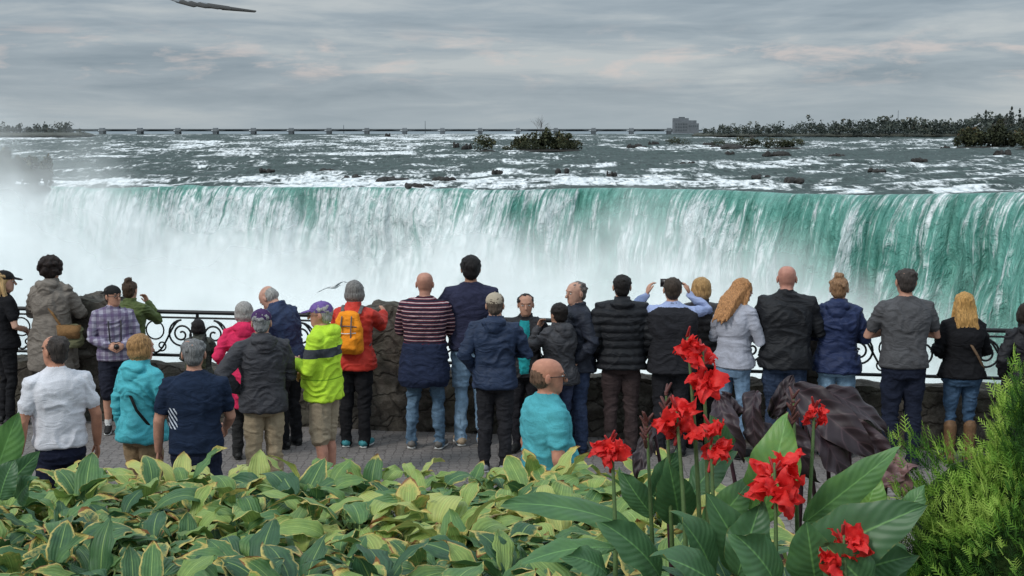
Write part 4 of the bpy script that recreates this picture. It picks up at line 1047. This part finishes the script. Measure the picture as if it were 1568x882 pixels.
# ------------------------------------------------------------------ gulls
def gull(name,loc,yaw,sc,wl,wr,roll=0,pitch=0):
    pb=PB()
    pb.tube([(0,-.24,0),(0,-.12,.01),(0,0,.01),(0,.12,.02),(0,.19,.035)],[.02,.05,.062,.045,.03],0,12)
    pb.ell((0,.225,.045),(.03,.042,.03),0); pb.tube([(0,.255,.042),(0,.30,.034)],[.010,.004],2,6)
    for s in (-1,1): pb.ell((s*.024,.24,.052),(.005,.006,.006),3,None,6,5)
    pb.tube([(0,-.22,0),(0,-.36,.0)],[.025,.06],0,8,flat=.2,up=(1,0,0))
    def wing(s,pts):
        R=[]
        for (x,y,z,c) in pts:
            q=[]
            for a in np.arange(12)/12*2*math.pi:
                q.append((s*x, y+c*.5*math.cos(a)-c*.2, z+.011*math.sin(a)*(c/.14)))
            R.append(np.array(q))
        for i in range(len(R)-1): pb.rings([R[i],R[i+1]],1 if i<len(R)-2 else 3)
        x,y,z,c=pts[-3][:4]; x2,y2,z2,c2=pts[-1][:4]
        for k in range(6):
            f=k/5; a=np.array([s*(x+(x2-x)*f*.9),y+(y2-y)*f-.01-c*.2*(1-f*.5),z+(z2-z)*f*.9])
            e=a+np.array([s*(.05+.05*f),-.045+.02*f,(z2-z)*.25])
            pb.tube([a,e],[.020,.010],3,6,flat=.25,up=(0,1,0))
    wing(-1,wl); wing(1,wr)
    o=pb_obj(name,pb,[simple('gull_white',(.66,.66,.64),.7),simple('gull_grey',(.30,.31,.32),.7),simple('gull_beak',(.6,.4,.08),.5),simple('gull_dark',(.035,.033,.03),.7)])
    o.location=loc; o.rotation_euler=(math.radians(pitch),math.radians(roll),math.radians(yaw)); o.scale=(sc,)*3
    return o
wing_up=[(.02,.04,.02,.15),(.18,.06,.09,.16),(.34,.05,.12,.13),(.48,.0,.11,.10),(.58,-.05,.085,.06),(.66,-.10,.06,.02)]
wing_fl=[(.02,.04,.02,.15),(.18,.06,.05,.16),(.34,.05,.05,.13),(.48,.0,.03,.10),(.58,-.05,.00,.06),(.66,-.10,-.03,.02)]
gull('flying_gull',tuple(at_y(513,440,44)),-35,1.0,wing_fl,wing_up,-14)
gl=at_y(10,-64,3.7)
wing_dn=[(.02,.04,.02,.15),(.18,.06,.00,.14),(.34,.05,-.055,.09),(.44,.02,-.10,.065),(.52,.0,-.125,.06),(.60,-.01,-.138,.055),(.67,-.03,-.14,.03)]
gull('flying_gull',tuple(gl),4,.90,wing_up,wing_dn,0,20)
# ------------------------------------------------------------------ world, sun, camera
w=bpy.data.worlds.new('World'); scene.world=w; w.use_nodes=True; nt=w.node_tree
bg=nt.nodes['Background']; bg.inputs['Strength'].default_value=.1
sd_=nrm(np.array([-.60,-.55,.68]))
sky=N(nt,'ShaderNodeTexSky',{'sky_type':'NISHITA','sun_disc':False,'sun_elevation':math.asin(sd_[2]),'sun_rotation':math.atan2(sd_[0],sd_[1])})
g=N(nt,'ShaderNodeTexCoord').outputs['Generated']
sp=N(nt,'ShaderNodeSeparateXYZ',None,{0:g})
n1=noise_(nt,VM(nt,g,(3.2,3.2,30)),1.0,6,.55,.5)
n2=noise_(nt,VM(nt,g,(11,11,80)),1.0,5,.6,.5)
n=M_(nt,'ADD',M_(nt,'MULTIPLY',n1,.68),M_(nt,'MULTIPLY',n2,.32))
cl=ramp(nt,n,[(.37,(2.4,3.0,3.55)),(.5,(3.4,4.0,4.5)),(.62,(4.9,5.3,5.5))])
band=ramp(nt,sp.outputs[2],[(.028,0.0),(.045,1.0),(.062,1.0),(.08,0.0)])
pk=ramp(nt,noise_(nt,VM(nt,g,(15,15,62)),1.0,5,.6,.3),[(.52,0.0),(.66,1.0)])
cl=mix(nt,M_(nt,'MULTIPLY',M_(nt,'MULTIPLY',band,pk),.62),cl,(6.8,5.9,5.6))
hz=ramp(nt,sp.outputs[2],[(0,1.0),(.035,0.0)])
cl=mix(nt,M_(nt,'MULTIPLY',hz,.6),cl,(4.0,4.7,5.1))
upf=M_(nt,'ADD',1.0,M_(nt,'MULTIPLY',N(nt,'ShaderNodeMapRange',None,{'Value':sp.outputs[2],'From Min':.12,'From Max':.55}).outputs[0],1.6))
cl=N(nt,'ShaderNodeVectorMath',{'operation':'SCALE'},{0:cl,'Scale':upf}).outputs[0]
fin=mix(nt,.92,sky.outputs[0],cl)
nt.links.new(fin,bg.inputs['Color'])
L=bpy.data.lights.new('sun','SUN'); L.energy=1.5; L.angle=math.radians(12); L.color=(1,.96,.9)
lo=bpy.data.objects.new('sun',L); scene.collection.objects.link(lo)
lo.rotation_euler=Vector(-sd_).to_track_quat('-Z','Y').to_euler()
cam=bpy.data.cameras.new('camera'); co=bpy.data.objects.new('camera',cam); scene.collection.objects.link(co)
cam.lens=F/1568*36; cam.sensor_width=36; cam.clip_start=.1; cam.clip_end=20000
co.location=(0,0,H); co.rotation_euler=(math.pi/2-PIT,0,0); scene.camera=co
scene.view_settings.view_transform='Standard'; scene.view_settings.look='None'; scene.view_settings.exposure=0
print('faces',sum(len(o.data.polygons) for o in scene.objects if o.type=='MESH'))
